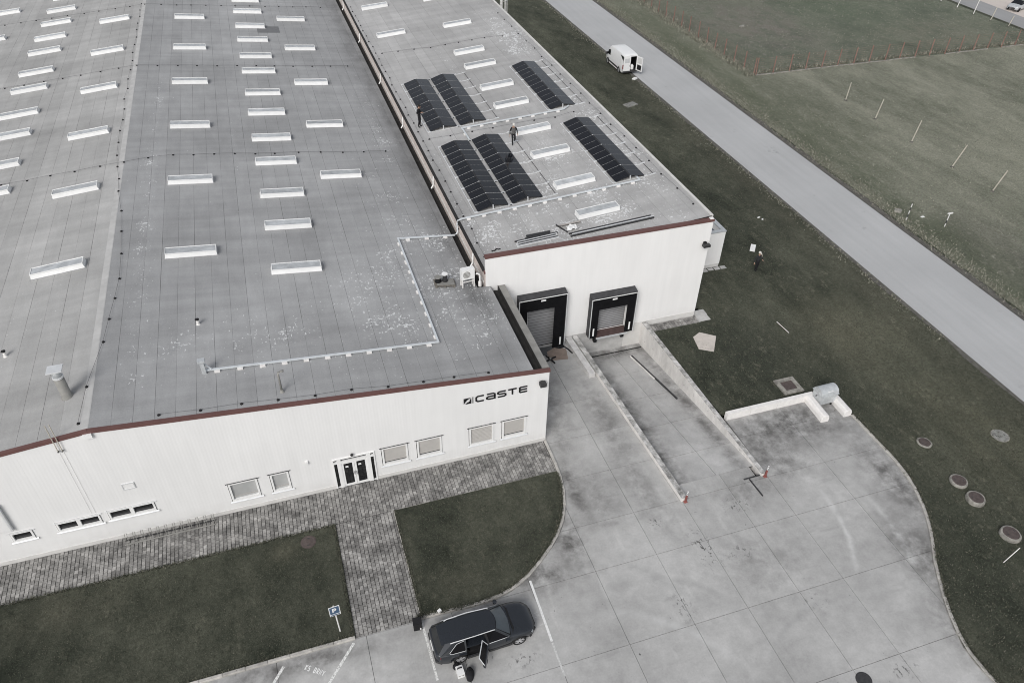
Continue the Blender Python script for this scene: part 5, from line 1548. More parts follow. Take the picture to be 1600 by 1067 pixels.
def ground_things():
    # square inspection pit behind the low white wall
    t = thing('inspection_pit', 'square concrete pit frame with rusty brown plate in the grass behind the low wall', 'pit', (29.12, 29.13, 0.06))
    for q in ((-0.72, 0.72, -0.7, -0.38), (-0.72, 0.72, 0.42, 0.7), (-0.72, -0.42, -0.38, 0.42), (0.45, 0.72, -0.38, 0.42)):
        MB().box(q[0], q[1], q[2], q[3], -0.1, 0.10 + random.uniform(-0.01, 0.01)).build('frame_beam', M['ring'], t)
    MB().box(-0.42, 0.45, -0.38, 0.42, -0.1, 0.05).build('plate', M['brown'], t)
    # waste container
    t = thing('waste_container', 'galvanised wheeled waste container with rounded lid between the white blocks', 'container', (30.36, 27.25, 0.004), R(1))
    hw, hd = 0.60, 0.44
    body = MB().loft([[(-hw * k, -hd * k, z), (hw * k, -hd * k, z), (hw * k, hd * k, z), (-hw * k, hd * k, z)] for k, z in ((0.86, 0.22), (0.90, 0.28), (1.0, 0.98))], True, True)
    body.build('body', M['galv'], t)
    for x in (-0.4, -0.13, 0.13, 0.4):
        MB().bar((x * 0.92, -hd * 0.90 - 0.005, 0.33), (x, -hd - 0.005, 0.9), 0.05, 0.03, (0, 1, 0)).build('rib', M['galv'], t)
    MB().box(-hw - 0.05, hw + 0.05, -hd - 0.05, hd + 0.05, 0.981, 1.03).build('rim', M['galv'], t)
    n = 9
    rings = []
    for s in (-hw - 0.03, hw + 0.03):
        rings.append([(s, -hd * 0.98 * math.cos(math.pi * k / n), 1.035 + 0.36 * math.sin(math.pi * k / n)) for k in range(n + 1)])
    MB().loft(rings, False, False).add(rings[0], [tuple(range(n + 1))]).add(rings[1], [tuple(range(n + 1))]).build('lid', M['galv'], t)
    MB().tube([(-0.18, -hd * 0.80, 1.26), (-0.16, -hd * 0.86, 1.29), (0.16, -hd * 0.86, 1.29), (0.18, -hd * 0.80, 1.26)], 0.022, 6).build('lid_handle', M['white'], t)
    for sx in (-1, 1):
        MB().tube([(sx * (hw + 0.02), 0, 0.8), (sx * (hw + 0.12), 0, 0.8)], 0.035, 8).build('trunnion', M['steel_dark'], t)
        MB().box(sx * (hw + 0.035) - 0.015, sx * (hw + 0.035) + 0.015, -0.3, 0.3, 1.05, 1.12).build('lid_arm', M['galv'], t)
    for sx in (-0.4, 0.4):
        for sy in (-0.3, 0.3):
            w = MB().lathe([(0.09, -0.03), (0.1, -0.02), (0.1, 0.02), (0.09, 0.03)], 12, (sx, sy, 0.1), axis='X').build('wheel', M['tyre'], t)
            MB().box(sx - 0.045, sx + 0.045, sy - 0.03, sy + 0.03, 0.12, 0.225).build('fork', M['steel_dark'], w)
    # parking sign
    t = thing('parking_sign', 'blue parking sign with white P on a thin pale post by the lawn edge', 'sign', (-1.28, 20.62, 0.07), R(4))
    MB().tube([(0, 0, -0.05), (-0.05, 0.0, 2.22)], 0.032, 8).build('post', M['whitepost'], t)
    MB().box(-0.29, 0.21, -0.06, -0.045, 1.52, 2.24).build('plate', M['white'], t)
    MB().box(-0.255, 0.175, -0.066, -0.0605, 1.67, 2.205).build('blue_field', M['blue'], t)
    MB().box(-0.255, 0.175, -0.066, -0.0605, 1.55, 1.62).build('lower_field', M['blue'], t)
    link('letter', letter_mesh('letter', 'P', 0.2, 0.32, 0.065, 0.004, M['paint']), t, (-0.15, -0.0665, 1.79))
    # small black litter bin at the foot of the path
    t = thing('litter_bin', 'black boxy litter bin with pale sticker at the foot of the paved path', 'bin', (2.27, 19.75, 0.003), R(-6))
    MB().loft([[(-0.2 * k, -0.18 * k, z), (0.2 * k, -0.18 * k, z), (0.2 * k, 0.18 * k, z), (-0.2 * k, 0.18 * k, z)] for k, z in ((0.9, 0), (1, 0.08), (1.0, 0.52), (1.06, 0.53), (1.06, 0.58))], True, True).build('body', M['black'], t)
    MB().box(-0.19, 0.19, -0.17, 0.17, 0.581, 0.62).build('lid', M['seat'], t)
    MB().box(0.10, 0.16, -0.205, -0.197, 0.12, 0.26).build('sticker', M['white'], t)
    # toolbox and bags beside the car
    t = thing('toolbox', 'white plastic toolbox with dark handle standing beside the car', 'toolbox', (3.62, 16.95, 0.003), R(2))
    MB().box(-0.16, 0.16, -0.22, 0.22, 0, 0.32).build('case', M['white'], t)
    MB().box(-0.162, 0.162, -0.222, 0.222, 0.2, 0.215).build('seam', M['parapet'], t)
    MB().tube([(-0.09, 0.08, 0.33), (-0.09, 0.08, 0.37), (0.09, 0.08, 0.37), (0.09, 0.08, 0.33)], 0.03, 6).build('handle', M['black'], t)
    for sx in (-0.08, 0.08):
        MB().box(sx - 0.025, sx + 0.025, -0.232, -0.222, 0.17, 0.24).build('latch', M['parapet'], t)
    def bag(x, y, sx, sy, sz, rz, lab):
        t = thing('bag', lab, 'bag', (x, y, 0.003), rz, 'bags beside the car')
        rings = []
        for i, (k, z) in enumerate(((0.85, 0.0), (1.0, 0.12), (1.0, 0.5), (0.85, 0.82), (0.5, 1.0))):
            rings.append([(sx * k * (1 + 0.06 * math.sin(5 * a + i)) * math.cos(2 * math.pi * a / 14), sy * k * (1 + 0.06 * math.cos(4 * a + i)) * math.sin(2 * math.pi * a / 14), sz * z) for a in range(14)])
        MB().loft(rings, True, True).build('body', M['cloth_black'], t, smooth=True)
        MB().tube([(-sx * 0.4, 0, sz * 0.9), (-sx * 0.2, 0, sz * 1.18), (sx * 0.2, 0, sz * 1.18), (sx * 0.4, 0, sz * 0.9)], 0.02, 6).build('strap', M['seat'], t)
    bag(4.02, 16.72, 0.19, 0.33, 0.34, R(-14), 'large black bag on the concrete right of the white toolbox')
    bag(3.52, 17.28, 0.17, 0.14, 0.28, 0.4, 'small black bag behind the white toolbox, by the rear wheel')
    # red and white marker posts at the wall ends
    for x, y, lab in ((18.15, 22.68, 'red marker post with striped flag at the end of the divider wall'), (23.44, 22.95, 'red marker post with striped flag at the end of the right ramp wall')):
        t = thing('marker_post', lab, 'marker', (x, y, 0.003), R(random.uniform(-10, 10)), 'marker posts at the ramp wall ends')
        MB().loft([[(-0.12 * k, -0.10 * k, z), (0.12 * k, -0.10 * k, z), (0.12 * k, 0.10 * k, z), (-0.12 * k, 0.10 * k, z)] for k, z in ((1, 0), (1, 0.05), (0.55, 0.09), (0.45, 0.62), (0.3, 0.66))], True, True).build('base', M['red'], t)
        MB().tube([(0, 0, 0.6), (0.03, 0, 1.12)], 0.022, 6).build('rod', M['steel_dark'], t)
        t.scale = (0.8, 0.8, 0.85)
        for k in range(3):
            MB().tube([(0.006 + 0.010 * k, 0, 0.72 + k * 0.15), (0.011 + 0.010 * k, 0, 0.80 + k * 0.15)], 0.045, 8).build('white_band', M['white'], t)
    # rubbish at the left gate
    t = MB().prism([(-0.75, -0.5), (0.55, -0.7), (0.8, 0.35), (0.2, 0.75), (-0.6, 0.4)], 0, 0.012).build('cardboard_mat', M['cardboard2'], None, loc=(15.75, 37.0 - 0.35, 0.005))
    tag(t, 'brown wet cardboard lying on the concrete in front of the left gate', 'cardboard')
    t = thing('chair_base', 'upturned black four-armed swivel chair base near the left gate', 'chair base', (15.1, 36.2, 0.003), R(20))
    for k in range(4):
        a = k * math.pi / 2
        MB().tube([(0.05 * math.cos(a), 0.05 * math.sin(a), 0.10), (0.45 * math.cos(a), 0.45 * math.sin(a), 0.06)], [0.07, 0.05], 8).build('arm', M['black'], t)
        MB().lathe([(0.05, -0.03), (0.05, 0.03)], 10, (0.45 * math.cos(a), 0.45 * math.sin(a), 0.055)).build('caster', M['black'], t)
    MB().lathe([(0.09, 0.0), (0.09, 0.14), (0.05, 0.2)], 10).build('hub', M['parapet'], t)
    t = thing('cable_scrap', 'black cable scrap lying along the concrete beam by the left gate', 'cable', (16.45, 36.6, 0.003))
    MB().tube([(-0.6, 0.75, 0.03), (-0.3, 0.55, 0.03), (0.05, 0.62, 0.03), (0.2, 0.3, 0.03), (0.3, -0.1, 0.03), (0.5, -0.3, 0.03)], 0.05, 6).build('cable', M['black'], t)
    # cardboard sheet on the grass
    o = MB().prism([(-0.62, 0.75), (0.05, 1.08), (0.98, 0.36), (0.02, -1.05), (-0.85, -0.5)], 0, 0.02).build('cardboard_sheet', M['cardboard'], None, loc=(26.15, 34.72, 0.09))
    o.rotation_euler = (R(1.5), R(-1), 0)
    tag(o, 'large pale cardboard sheet lying on the grass right of the ramp', 'cardboard')
    def rod(a, b, r, lab, name='stick', mat='whitepost', cat='stick'):
        a, b = Vector(a), Vector(b)
        o = MB().tube([a - a, b - a], r, 6).build(name, M[mat], None, loc=a)
        tag(o, lab, cat)
    rod((32.18, 35.25, 0.14), (32.31, 33.9, 0.12), 0.025, 'thin white rod lying on the grass right of the cardboard sheet')
    rod((32.16, 14.13, 0.08), (33.05, 14.3, 0.75), 0.022, 'thin white stick leaning out of the grass near the right edge')
    def slab(x, y, sx, sy, rz, lab, mat, name, cat, h=0.1):
        o = MB().loft([[(-sx, -sy, 0), (sx, -sy, 0), (sx, sy, 0), (-sx, sy, 0)], [(-sx * .93, -sy * .95, h), (sx * .97, -sy * .9, h * 1.1), (sx * .93, sy * .94, h), (-sx * .95, sy * .93, h * .9)]], True, True).build(name, M[mat], None, loc=(x, y, 0.06))
        o.rotation_euler = (0, 0, rz)
        tag(o, lab, cat)
    slab(38.6, 74.2, 0.75, 0.45, 0.3, 'grey flat stone slab in the dark grass between loading hall and road', 'grey_cover', 'stone_slab', 'slab')
    slab(42.35, 81.1, 0.3, 0.2, 0.5, 'small white box on the verge behind the white van', 'white', 'carton', 'box', 0.14)
    slab(39.05, 48.62, 0.14, 0.07, 0.3, 'upper of two white litter scraps in the grass near the road', 'white', 'litter_scrap', 'litter', 0.04)
    slab(39.2, 48.25, 0.09, 0.07, 1.0, 'lower of two white litter scraps in the grass near the road', 'white', 'litter_scrap', 'litter', 0.04)
    slab(65.4, 95.0, 0.38, 0.2, 0.3, 'pale stone lying in the fenced meadow', 'ring', 'stone', 'stone', 0.2)
    slab(51.6, 46.0, 0.22, 0.3, 0.8, 'small pale stone by the road, left of the striped posts', 'ring', 'stone', 'stone', 0.18)
    slab(53.1, 44.6, 0.16, 0.1, 0.1, 'white litter scrap between the two striped posts', 'white', 'litter_scrap', 'litter', 0.04)
    slab(3.45, 20.2, 0.09, 0.08, 0.4, 'small white crumpled cup on the kerb behind the car', 'white', 'litter_cup', 'litter', 0.16)
    # white panel carried flat on the grass behind the walking person
    o = MB().box(-0.2, 0.2, -0.5, 0.5, 0, 0.09).build('white_box', M['white'], None, loc=(35.85, 44.4, 0.08))
    o.rotation_euler = (0, 0, R(-38))
    tag(o, 'long white box lying on the grass behind the person in dark overalls', 'box')
    # striped posts by the road
    for x, y, h, n, lab in ((51.3, 44.55, 1.6, 5, 'taller black and white striped post in the verge beside the road'), (53.79, 42.7, 1.25, 4, 'shorter striped post with white crossbar farther from the road')):
        t = thing('striped_post', lab, 'post', (x, y, 0.06), 0, 'striped posts by the road')
        for k in range(n):
            MB().tube([(0, 0, h * k / n), (0, 0, h * (k + 1) / n - 0.002)], 0.04, 8).build('band', M['whitepost'] if k % 2 == 0 or k == n - 1 else M['cover_dark'], t)
        if h < 1.5:
            MB().box(-0.22, 0.28, -0.05, 0.05, h, h + 0.1).build('crossbar', M['whitepost'], t)
    # bicycle rack along the wall
    t = thing('bicycle_rack', 'long galvanised bicycle rack with hoops along the front wall', 'bicycle rack', (-9.0, 28.95, 0.012))
    for y in (-0.12, 0.16):
        MB().bar((-2.25, y, 0.04), (2.25, y, 0.04), 0.05, 0.05).build('base_rail', M['steel_dark'] if y > 0 else M['parapet'], t)
    for k in range(12):
        x = -2.15 + 4.3 * k / 11
        pts = [(x, -0.1, 0.05), (x, 0.10, 0.5), (x, 0.15, 0.6), (x + 0.11, 0.15, 0.6), (x + 0.11, 0.10, 0.5), (x + 0.11, -0.1, 0.05)]
        MB().tube(pts, 0.014, 6).build('hoop', M['parapet'], t)
    # wooden poles in the field
    for i, (x, y, h, tx, ty) in enumerate(((62.99, 68.7, 2.1, 0.05, -0.02), (62.88, 63.4, 2.25, 0.25, -0.05), (62.75, 57.5, 2.35, 0.25, -0.05), (62.7, 51.7, 2.4, 0.45, -0.3), (62.75, 46.6, 2.2, 0.4, -0.25))):
        t = thing('wooden_pole', 'bleached wooden pole in the dry field, %s of five counted from the fence' % ORD[i], 'pole', (x, y, 0.03), 0, 'poles in the dry field')
        MB().tube([(0, 0, 0), (tx, ty, h)], [0.06, 0.05], 8).build('shaft', M['pole'], t)
        MB().lathe([(0.22, 0.02), (0.14, 0.08), (0.05, 0.13)], 8).build('soil_mound', M['soil'], t)
    for i, (x, y, h) in enumerate(((102.0, 97.7, 2.3), (102.0, 94.3, 2.3), (102.0, 91.0, 2.2), (102.2, 87.9, 1.9), (102.6, 85.0, 1.5))):
        t = thing('roadside_post', 'white post along the far side road, %s from the top of the picture' % ORD[i], 'post', (x, y, 0.06), 0, 'posts along the side road')
        MB().tube([(0, 0, 0), (random.uniform(0, 0.25), -0.1, h)], 0.06, 8).build('shaft', M['whitepost'] if i < 3 else M['pole'], t)
        MB().lathe([(0.10, 0.0), (0.10, 0.1)], 8).build('collar', M['soil'], t)
ground_things()

# ------------------------------------------------------------------ fences
def fences():
    def fence(label, pts, plinth):
        p0 = Vector((pts[0][0], pts[0][1], 0.06))
        t = thing('fence', label, 'fence', p0, group='rusty post fences')
        for i, p in enumerate(pts):
            q = Vector((p[0], p[1], 0.06)) - p0
            lean = (random.uniform(-0.06, 0.06), random.uniform(-0.06, 0.06))
            MB().tube([q, q + Vector((lean[0], lean[1], 2.1))], [0.07, 0.065], 6).build('post', M['rust'], t)
        a = Vector((pts[0][0], pts[0][1], 0.06)) - p0; b = Vector((pts[-1][0], pts[-1][1], 0.06)) - p0
        for z in (0.2, 0.45, 0.7, 0.95, 1.2, 1.45, 1.7, 1.95):
            MB().tube([a + Vector((0, 0, z)), b + Vector((0, 0, z))], 0.007, 4).build('wire', M['rust'], t)
        if plinth:
            for k in range(len(pts) - 1):
                if k in (10, 11, 15): continue
                u = Vector((pts[k][0], pts[k][1], 0.06)) - p0; v = Vector((pts[k + 1][0], pts[k + 1][1], 0.06)) - p0
                MB().bar(u + Vector((0.03, -0.1, 0.04)), v + Vector((-0.03, -0.1, 0.04)), 0.14, 0.14).build('plinth_stone', M['ring'], t)
    xs = [57.2 + 2.35 * i for i in range(20)]
    fence('rusty post fence with pale plinth between dry field and fenced meadow', [(x, 78.3 + random.uniform(-0.08, 0.08)) for x in xs], True)
    fence('rusty post fence running parallel to the road along the meadow edge', [(57.0 + random.uniform(-0.1, 0.1), 78.4 + 2.35 * i) for i in range(14)], False)
fences()

# ------------------------------------------------------------------ vehicles
def interp(tab, x):
    if x <= tab[0][0]: return tab[0][1:]
    for a, b in zip(tab, tab[1:]):
        if x <= b[0]:
            t = (x - a[0]) / (b[0] - a[0])
            return [a[i] + (b[i] - a[i]) * t for i in range(1, len(a))]
    return tab[-1][1:]

def wheel(parent, x, y, r, w, side):
    t = MB().lathe([(r * 0.70, -w / 2), (r * 0.93, -w / 2), (r, -w / 2 + 0.03), (r, w / 2 - 0.03), (r * 0.93, w / 2), (r * 0.70, w / 2)], 28, axis='Y', caps=False)
    o = t.build('wheel', M['tyre'], parent, smooth=False, loc=(x, y, r))
    ys = side * (w / 2 - 0.02)
    MB().lathe([(0.0, ys * 0.2), (r * 0.66, ys * 0.2), (r * 0.71, ys)], 24, axis='Y', caps=False).build('rim_barrel', M['steel_dark'], o)
    for k in range(5):
        a = 2 * math.pi * k / 5 + 0.3
        for da in (-0.16, 0.16):
            c, s = math.cos(a + da), math.sin(a + da)
            MB().bar((0.05 * c, ys * 0.9, 0.05 * s), (r * 0.69 * math.cos(a + da * 1.1), ys * 0.95, r * 0.69 * math.sin(a + da * 1.1)), 0.045, 0.03, (0, 1, 0)).build('spoke', M['rim'], o)
    MB().lathe([(r * 0.655, ys * 0.97), (r * 0.72, ys * 1.02), (r * 0.72, ys * 0.9)], 24, axis='Y', caps=False).build('rim_ring', M['rim'], o)
    MB().lathe([(0.0, ys * 1.0), (0.06, ys * 1.0), (0.06, ys * 0.8)], 10, axis='Y', caps=False).build('hub_cap', M['rim'], o)
    return o

def estate_car():
    car = thing('estate_car', 'dark grey estate car with silver roof rails and an open rear door in the bay', 'car', (5.10, 18.36, 0.003), R(1.0))
    car.scale = (1.0, 0.985, 0.95)
    # half width, underside z, shoulder z, crown z
    tab = [(-2.44, 0.60, 0.42, 0.84, 0.86), (-2.40, 0.74, 0.36, 0.92, 0.95), (-2.25, 0.86, 0.28, 0.95, 0.99), (-1.9, 0.925, 0.24, 0.955, 1.0), (-1.34, 0.94, 0.24, 0.95, 1.0), (-0.9, 0.94, 0.24, 0.94, 1.0),
           (-0.1, 0.935, 0.24, 0.925, 1.0), (0.6, 0.935, 0.24, 0.91, 1.0), (1.0, 0.93, 0.24, 0.90, 0.985), (1.53, 0.93, 0.24, 0.875, 0.94), (1.85, 0.915, 0.25, 0.83, 0.895), (2.12, 0.845, 0.27, 0.77, 0.835), (2.28, 0.75, 0.29, 0.71, 0.77), (2.40, 0.60, 0.32, 0.65, 0.69), (2.46, 0.40, 0.38, 0.58, 0.60)]
    xs = sorted(set([t[0] for t in tab] + [-1.75, -1.6, -1.06, -1.02, -0.5, 0.0, 0.3, 1.2, 1.86, 2.05]))
    wh = [(-1.34, 0.34), (1.53, 0.34)]
    rows = []
    for x in xs:
        w, zb, zs, zc = interp(tab, x)
        # raise the underside over the wheels
        arch = zb
        for wx, wr in wh:
            d = abs(x - wx)
            if d < wr + 0.05: arch = max(arch, 0.34 + math.sqrt(max(0, (wr + 0.05) ** 2 - d * d)))
        pts = [(w * 0.97, arch), (w, max(arch + 0.02, 0.45)), (w * 1.005, max(arch + 0.04, 0.62)), (w * 0.985, zs - 0.09), (w * 0.945, zs - 0.02), (w * 0.86, zs + (zc - zs) * 0.45), (w * 0.6, zs + (zc - zs) * 0.8), (0, zc)]
        rows.append([(x, -p[0], p[1]) for p in pts] + [(x, p[0], p[1]) for p in pts[-2::-1]])
    mb = MB()
    n = len(rows[0])
    base = len(mb.v)
    mb.v.extend([p for r in rows for p in r])
    for i in range(len(rows) - 1):
        for k in range(n - 1):
            # leave out the right rear door (near side) opening
            if -1.03 <= xs[i] and xs[i + 1] <= 0.001 and 1 <= k <= 4:
                continue
            mb.f.append([i * n + k, i * n + k + 1, (i + 1) * n + k + 1, (i + 1) * n + k]); mb.mi.append(0)
    mb.f.append(list(range(n))); mb.mi.append(0)
    mb.f.append([(len(rows) - 1) * n + k for k in range(n)]); mb.mi.append(0)
    b = mb.build('body', M['carpaint'], car)
    smooth_by_angle(b, 38)
    # lower cladding, underside, floor
    MB().box(-1.0, 1.18, -0.945, 0.945, 0.20, 0.33).build('sill', M['carlow'], car)
    MB().box(-2.2, 2.2, -0.80, 0.80, 0.20, 0.30).build('underbody', M['black'], car)
    MB().loft([[(-2.47, -0.72, 0.33), (-2.47, 0.72, 0.33), (-2.47, 0.74, 0.52), (-2.47, -0.74, 0.52)], [(-2.2, -0.87, 0.27), (-2.2, 0.87, 0.27), (-2.2, 0.885, 0.52), (-2.2, -0.885, 0.52)]], True, True).build('rear_bumper', M['carlow'], car)
    MB().loft([[(2.1, -0.88, 0.25), (2.1, 0.88, 0.25), (2.1, 0.885, 0.42), (2.1, -0.885, 0.42)], [(2.46, -0.56, 0.28), (2.46, 0.56, 0.28), (2.46, 0.58, 0.46), (2.46, -0.58, 0.46)]], True, True).build('front_bumper', M['carlow'], car)
    # cabin: bottom and top outlines
    bot = lambda x: (0.90 if -1.9 < x < 0.6 else (0.90 - (x - 0.6) * 0.10 if x >= 0.6 else 0.90 + (x + 1.9) * 0.18))
    zt, zb = 1.40, 0.935
    # roof skin
    rt = [(0.46, 0.50, 1.385), (0.30, 0.575, 1.42), (-0.3, 0.62, 1.455), (-1.0, 0.62, 1.455), (-1.6, 0.60, 1.43), (-1.95, 0.56, 1.395)]
    rings = []
    for x, hw, z in rt:
        q = 0.13 if x > 0.4 else (0.08 if x > 0.2 else (-0.05 if x < -1.9 else 0.0))
        rings.append([(x, -hw, z - 0.03), (x + q * .2, -hw * 0.93, z + 0.012), (x + q * .75, -hw * 0.5, z + 0.03), (x + q, 0, z + 0.035), (x + q * .75, hw * 0.5, z + 0.03), (x + q * .2, hw * 0.93, z + 0.012), (x, hw, z - 0.03)])
    r = MB().loft(rings, False, False).build('roof', M['carpaint'], car)
    smooth_by_angle(r, 40)
    # windscreen and rear window
    def pane(name, q, m, parent=car, nu=4, bow=0.03, axis=0):
        a, b_, c, d = [Vector(v) for v in q]
        g = []
        for j in range(3):
            v = j / 2
            row = []
            for i in range(nu + 1):
                u = i / nu
                p = (a * (1 - u) + b_ * u) * (1 - v) + (d * (1 - u) + c * u) * v
                p[axis] += bow * 4 * u * (1 - u)
                row.append(tuple(p))
            g.append(row)
        return MB().loft(g, False, False).build(name, m, parent, smooth=True)
    pane('windscreen_seal', [(1.13, -0.82, 0.945), (1.13, 0.82, 0.945), (0.43, 0.545, 1.372), (0.43, -0.545, 1.372)], M['black'], bow=0.12)
    pane('windscreen', [(1.10, -0.76, 0.978), (1.10, 0.76, 0.978), (0.50, 0.49, 1.358), (0.50, -0.49, 1.358)], M['screen'], bow=0.12)
    MB().loft([[(1.22, -0.82, 0.925), (1.22, 0.82, 0.925)], [(1.36, -0.55, 0.968), (1.36, 0.55, 0.968)], [(1.28, -0.55, 0.985), (1.28, 0.55, 0.985)]], False, False).build('cowl', M['black'], car)
    pane('rear_window', [(-2.30, -0.70, 0.965), (-2.30, 0.70, 0.965), (-1.95, 0.52, 1.37), (-1.95, -0.52, 1.37)], M['carglass'], bow=-0.06)
    MB().loft([[(-1.93, -0.56, 1.385), (-1.93, 0, 1.43), (-1.93, 0.56, 1.385)], [(-2.10, -0.52, 1.36), (-2.12, 0, 1.40), (-2.10, 0.52, 1.36)]], False, False).build('roof_spoiler', M['carpaint'], car)
    # pillars and side windows
    def side(s):
        B_ = lambda x: (x, s * bot(x), 0.945)
        T_ = lambda x, hw, z: (x, s * hw, z)
        P = {'a0': B_(1.05), 'a1': T_(0.42, 0.525, 1.37), 'b0': B_(0.03), 'b1': T_(-0.06, 0.60, 1.42), 'c0': B_(-1.02), 'c1': T_(-0.98, 0.605, 1.42), 'd0': B_(-2.12), 'd1': T_(-1.85, 0.56, 1.375)}
        MB().bar(P['a0'], P['a1'], 0.09, 0.06, (0, 1, 0)).build('pillar', M['carpaint'], car)
        MB().bar(P['b0'], P['b1'], 0.10, 0.05, (0, 1, 0)).build('pillar', M['black'], car)
        q = lambda p: (p[0], p[1] - s * 0.012, p[2])
        MB().add([q(B_(-1.02)), q(B_(-1.7)), q(B_(-2.24)), (-2.31, s * 0.72, 0.97), (-1.97, s * 0.535, 1.375), (-1.6, s * 0.595, 1.405), q(P['c1'])], [(0, 1, 2, 6), (2, 3, 4, 5), (2, 5, 6)]).build('rear_pillar', M['carpaint'], car)
        MB().add([(P['c1'][0], P['c1'][1], 1.395), (0.44, s * 0.525, 1.365), (0.46, s * 0.50, 1.36), (0.30, s * 0.575, 1.395), (-0.3, s * 0.62, 1.43), (-1.0, s * 0.62, 1.43)], [(0, 1, 2, 3, 4, 5)]).build('roof_frame', M['carpaint'], car)
        MB().add([P['b0'], P['a0'], P['a1'], P['b1']], [(0, 1, 2, 3)]).build('side_window', M['sideglass'], car)
        if s > 0:
            MB().add([P['c0'], P['b0'], P['b1'], P['c1']], [(0, 1, 2, 3)]).build('side_window', M['sideglass'], car)
        MB().add([(-1.08, s * 0.902, 0.955), (-1.72, s * 0.885, 0.985), (-1.80, s * 0.845, 1.045), (-1.42, s * 0.665, 1.33), (-1.08, s * 0.635, 1.375)], [(0, 1, 2, 3, 4)]).build('quarter_window', M['sideglass'], car)
        # bright window strip and roof rail
        MB().tube([(1.02, s * (bot(1.0) + 0.012), 0.945), (0.03, s * 0.915, 0.955)] + ([(-1.02, s * 0.915, 0.96)] if s > 0 else []), 0.014, 6).build('chrome_strip', M['alu'], car)
        MB().tube([(-1.06, s * 0.912, 0.96), (-1.70, s * 0.90, 0.985), (-1.80, s * 0.87, 1.02), (-1.81, s * 0.85, 1.055), (-1.43, s * 0.668, 1.345), (-1.06, s * 0.635, 1.395)], 0.012, 6).build('chrome_strip', M['alu'], car)
        MB().tube([(0.42, s * 0.57, 1.41), (0.32, s * 0.59, 1.46), (-0.6, s * 0.635, 1.505), (-1.55, s * 0.615, 1.475), (-1.70, s * 0.595, 1.42)], 0.022, 8).build('roof_rail', M['alu'], car)
        # mirror
        m = MB()
        m.loft([[(0.92 + dx * k, s * (y), 1.0 + dz * k) for dx, dz in ((-0.09, -0.07), (0.08, -0.06), (0.10, 0.05), (-0.08, 0.08))] for y, k in ((0.93, 0.5), (0.98, 1.0), (1.10, 0.95), (1.13, 0.6))], True, True)
        m.build('mirror', M['carpaint'], car)
        # lights
        MB().add([(2.20, s * 0.845, 0.60), (2.42, s * 0.56, 0.56), (2.41, s * 0.53, 0.66), (2.12, s * 0.86, 0.735)], [(0, 1, 2, 3)]).build('headlight', M['headlight'], car)
        MB().add([(-2.43, s * 0.62, 0.72), (-2.24, s * 0.875, 0.74), (-2.22, s * 0.87, 0.90), (-2.42, s * 0.62, 0.87)], [(0, 1, 2, 3)]).build('taillight', M['taillight'], car)
    side(-1); side(1)
    MB().box(2.425, 2.475, -0.4, 0.4, 0.40, 0.60).build('grille', M['black'], car)
    MB().box(-2.475, -2.44, -0.26, 0.26, 0.62, 0.73).build('number_plate', M['white'], car)
    for wx in (-1.34, 1.53):
        for s in (-1, 1):
            wheel(car, wx, s * 0.83, 0.34, 0.235, s)
    # interior seen through the open door
    MB().box(-2.1, 1.2, -0.86, 0.86, 0.30, 0.34).build('floor', M['black'], car)
    st = MB(); st.loft([[(-1.05, y, 0.34), (-0.35, y, 0.34), (-0.35, y, 0.58), (-0.85, y, 0.56), (-1.12, y, 1.15), (-1.25, y, 1.12)] for y in (-0.78, -0.7, 0.7, 0.78)], True, True)
    st.build('rear_seat', M['seat'], car)
    for y in (-0.38, 0.38):
        st = MB(); st.loft([[(0.1, y + k, 0.34), (0.6, y + k, 0.34), (0.6, y + k, 0.56), (0.2, y + k, 0.54), (0.0, y + k, 1.15), (-0.12, y + k, 1.12)] for k in (-0.26, 0.26)], True, True)
        st.build('front_seat', M['seat'], car)
    # open rear door, hinged at the pillar behind the front door
    ang = R(64)
    d = empty('rear_door'); d.parent = car
    d.location = (0.0, -0.93, 0); d.rotation_euler = (0, 0, ang)
    body = MB(); rings = []
    for x, zlow in ((-0.01, 0.36), (-0.55, 0.36), (-0.80, 0.42), (-1.02, 0.66)):
        rings.append([(x, 0.06, zlow), (x, -0.035, zlow), (x, -0.045, 0.62), (x, -0.02, 0.92), (x, 0.03, 0.945), (x, 0.08, 0.92)])
    body.loft(rings, True, True)
    body.build('door_panel', M['carpaint'], d)
    lin = MB().loft([[(x, 0.105, zl), (x, 0.082, zl), (x, 0.082, 0.90), (x, 0.105, 0.88)] for x, zl in ((-0.05, 0.42), (-0.55, 0.42), (-0.78, 0.48), (-0.97, 0.70))], True, True)
    lin.build('door_lining', M['seat'], d)
    MB().box(-0.45, -0.2, 0.106, 0.135, 0.66, 0.72).build('armrest', M['alu'], d)
    MB().tube([(-0.02, 0.03, 0.94), (-0.09, 0.27, 1.39), (-0.95, 0.27, 1.39), (-1.02, 0.03, 0.95)], 0.025, 6).build('window_frame', M['alu'], d)
    MB().add([(-0.04, 0.035, 0.945), (-1.0, 0.035, 0.945), (-0.94, 0.265, 1.38), (-0.10, 0.265, 1.38)], [(0, 1, 2, 3)]).build('door_window', M['sideglass'], d)
    MB().bar((-0.85, -0.07, 0.80), (-0.66, -0.07, 0.80), 0.03, 0.03).build('handle', M['carpaint'], d)
estate_car()

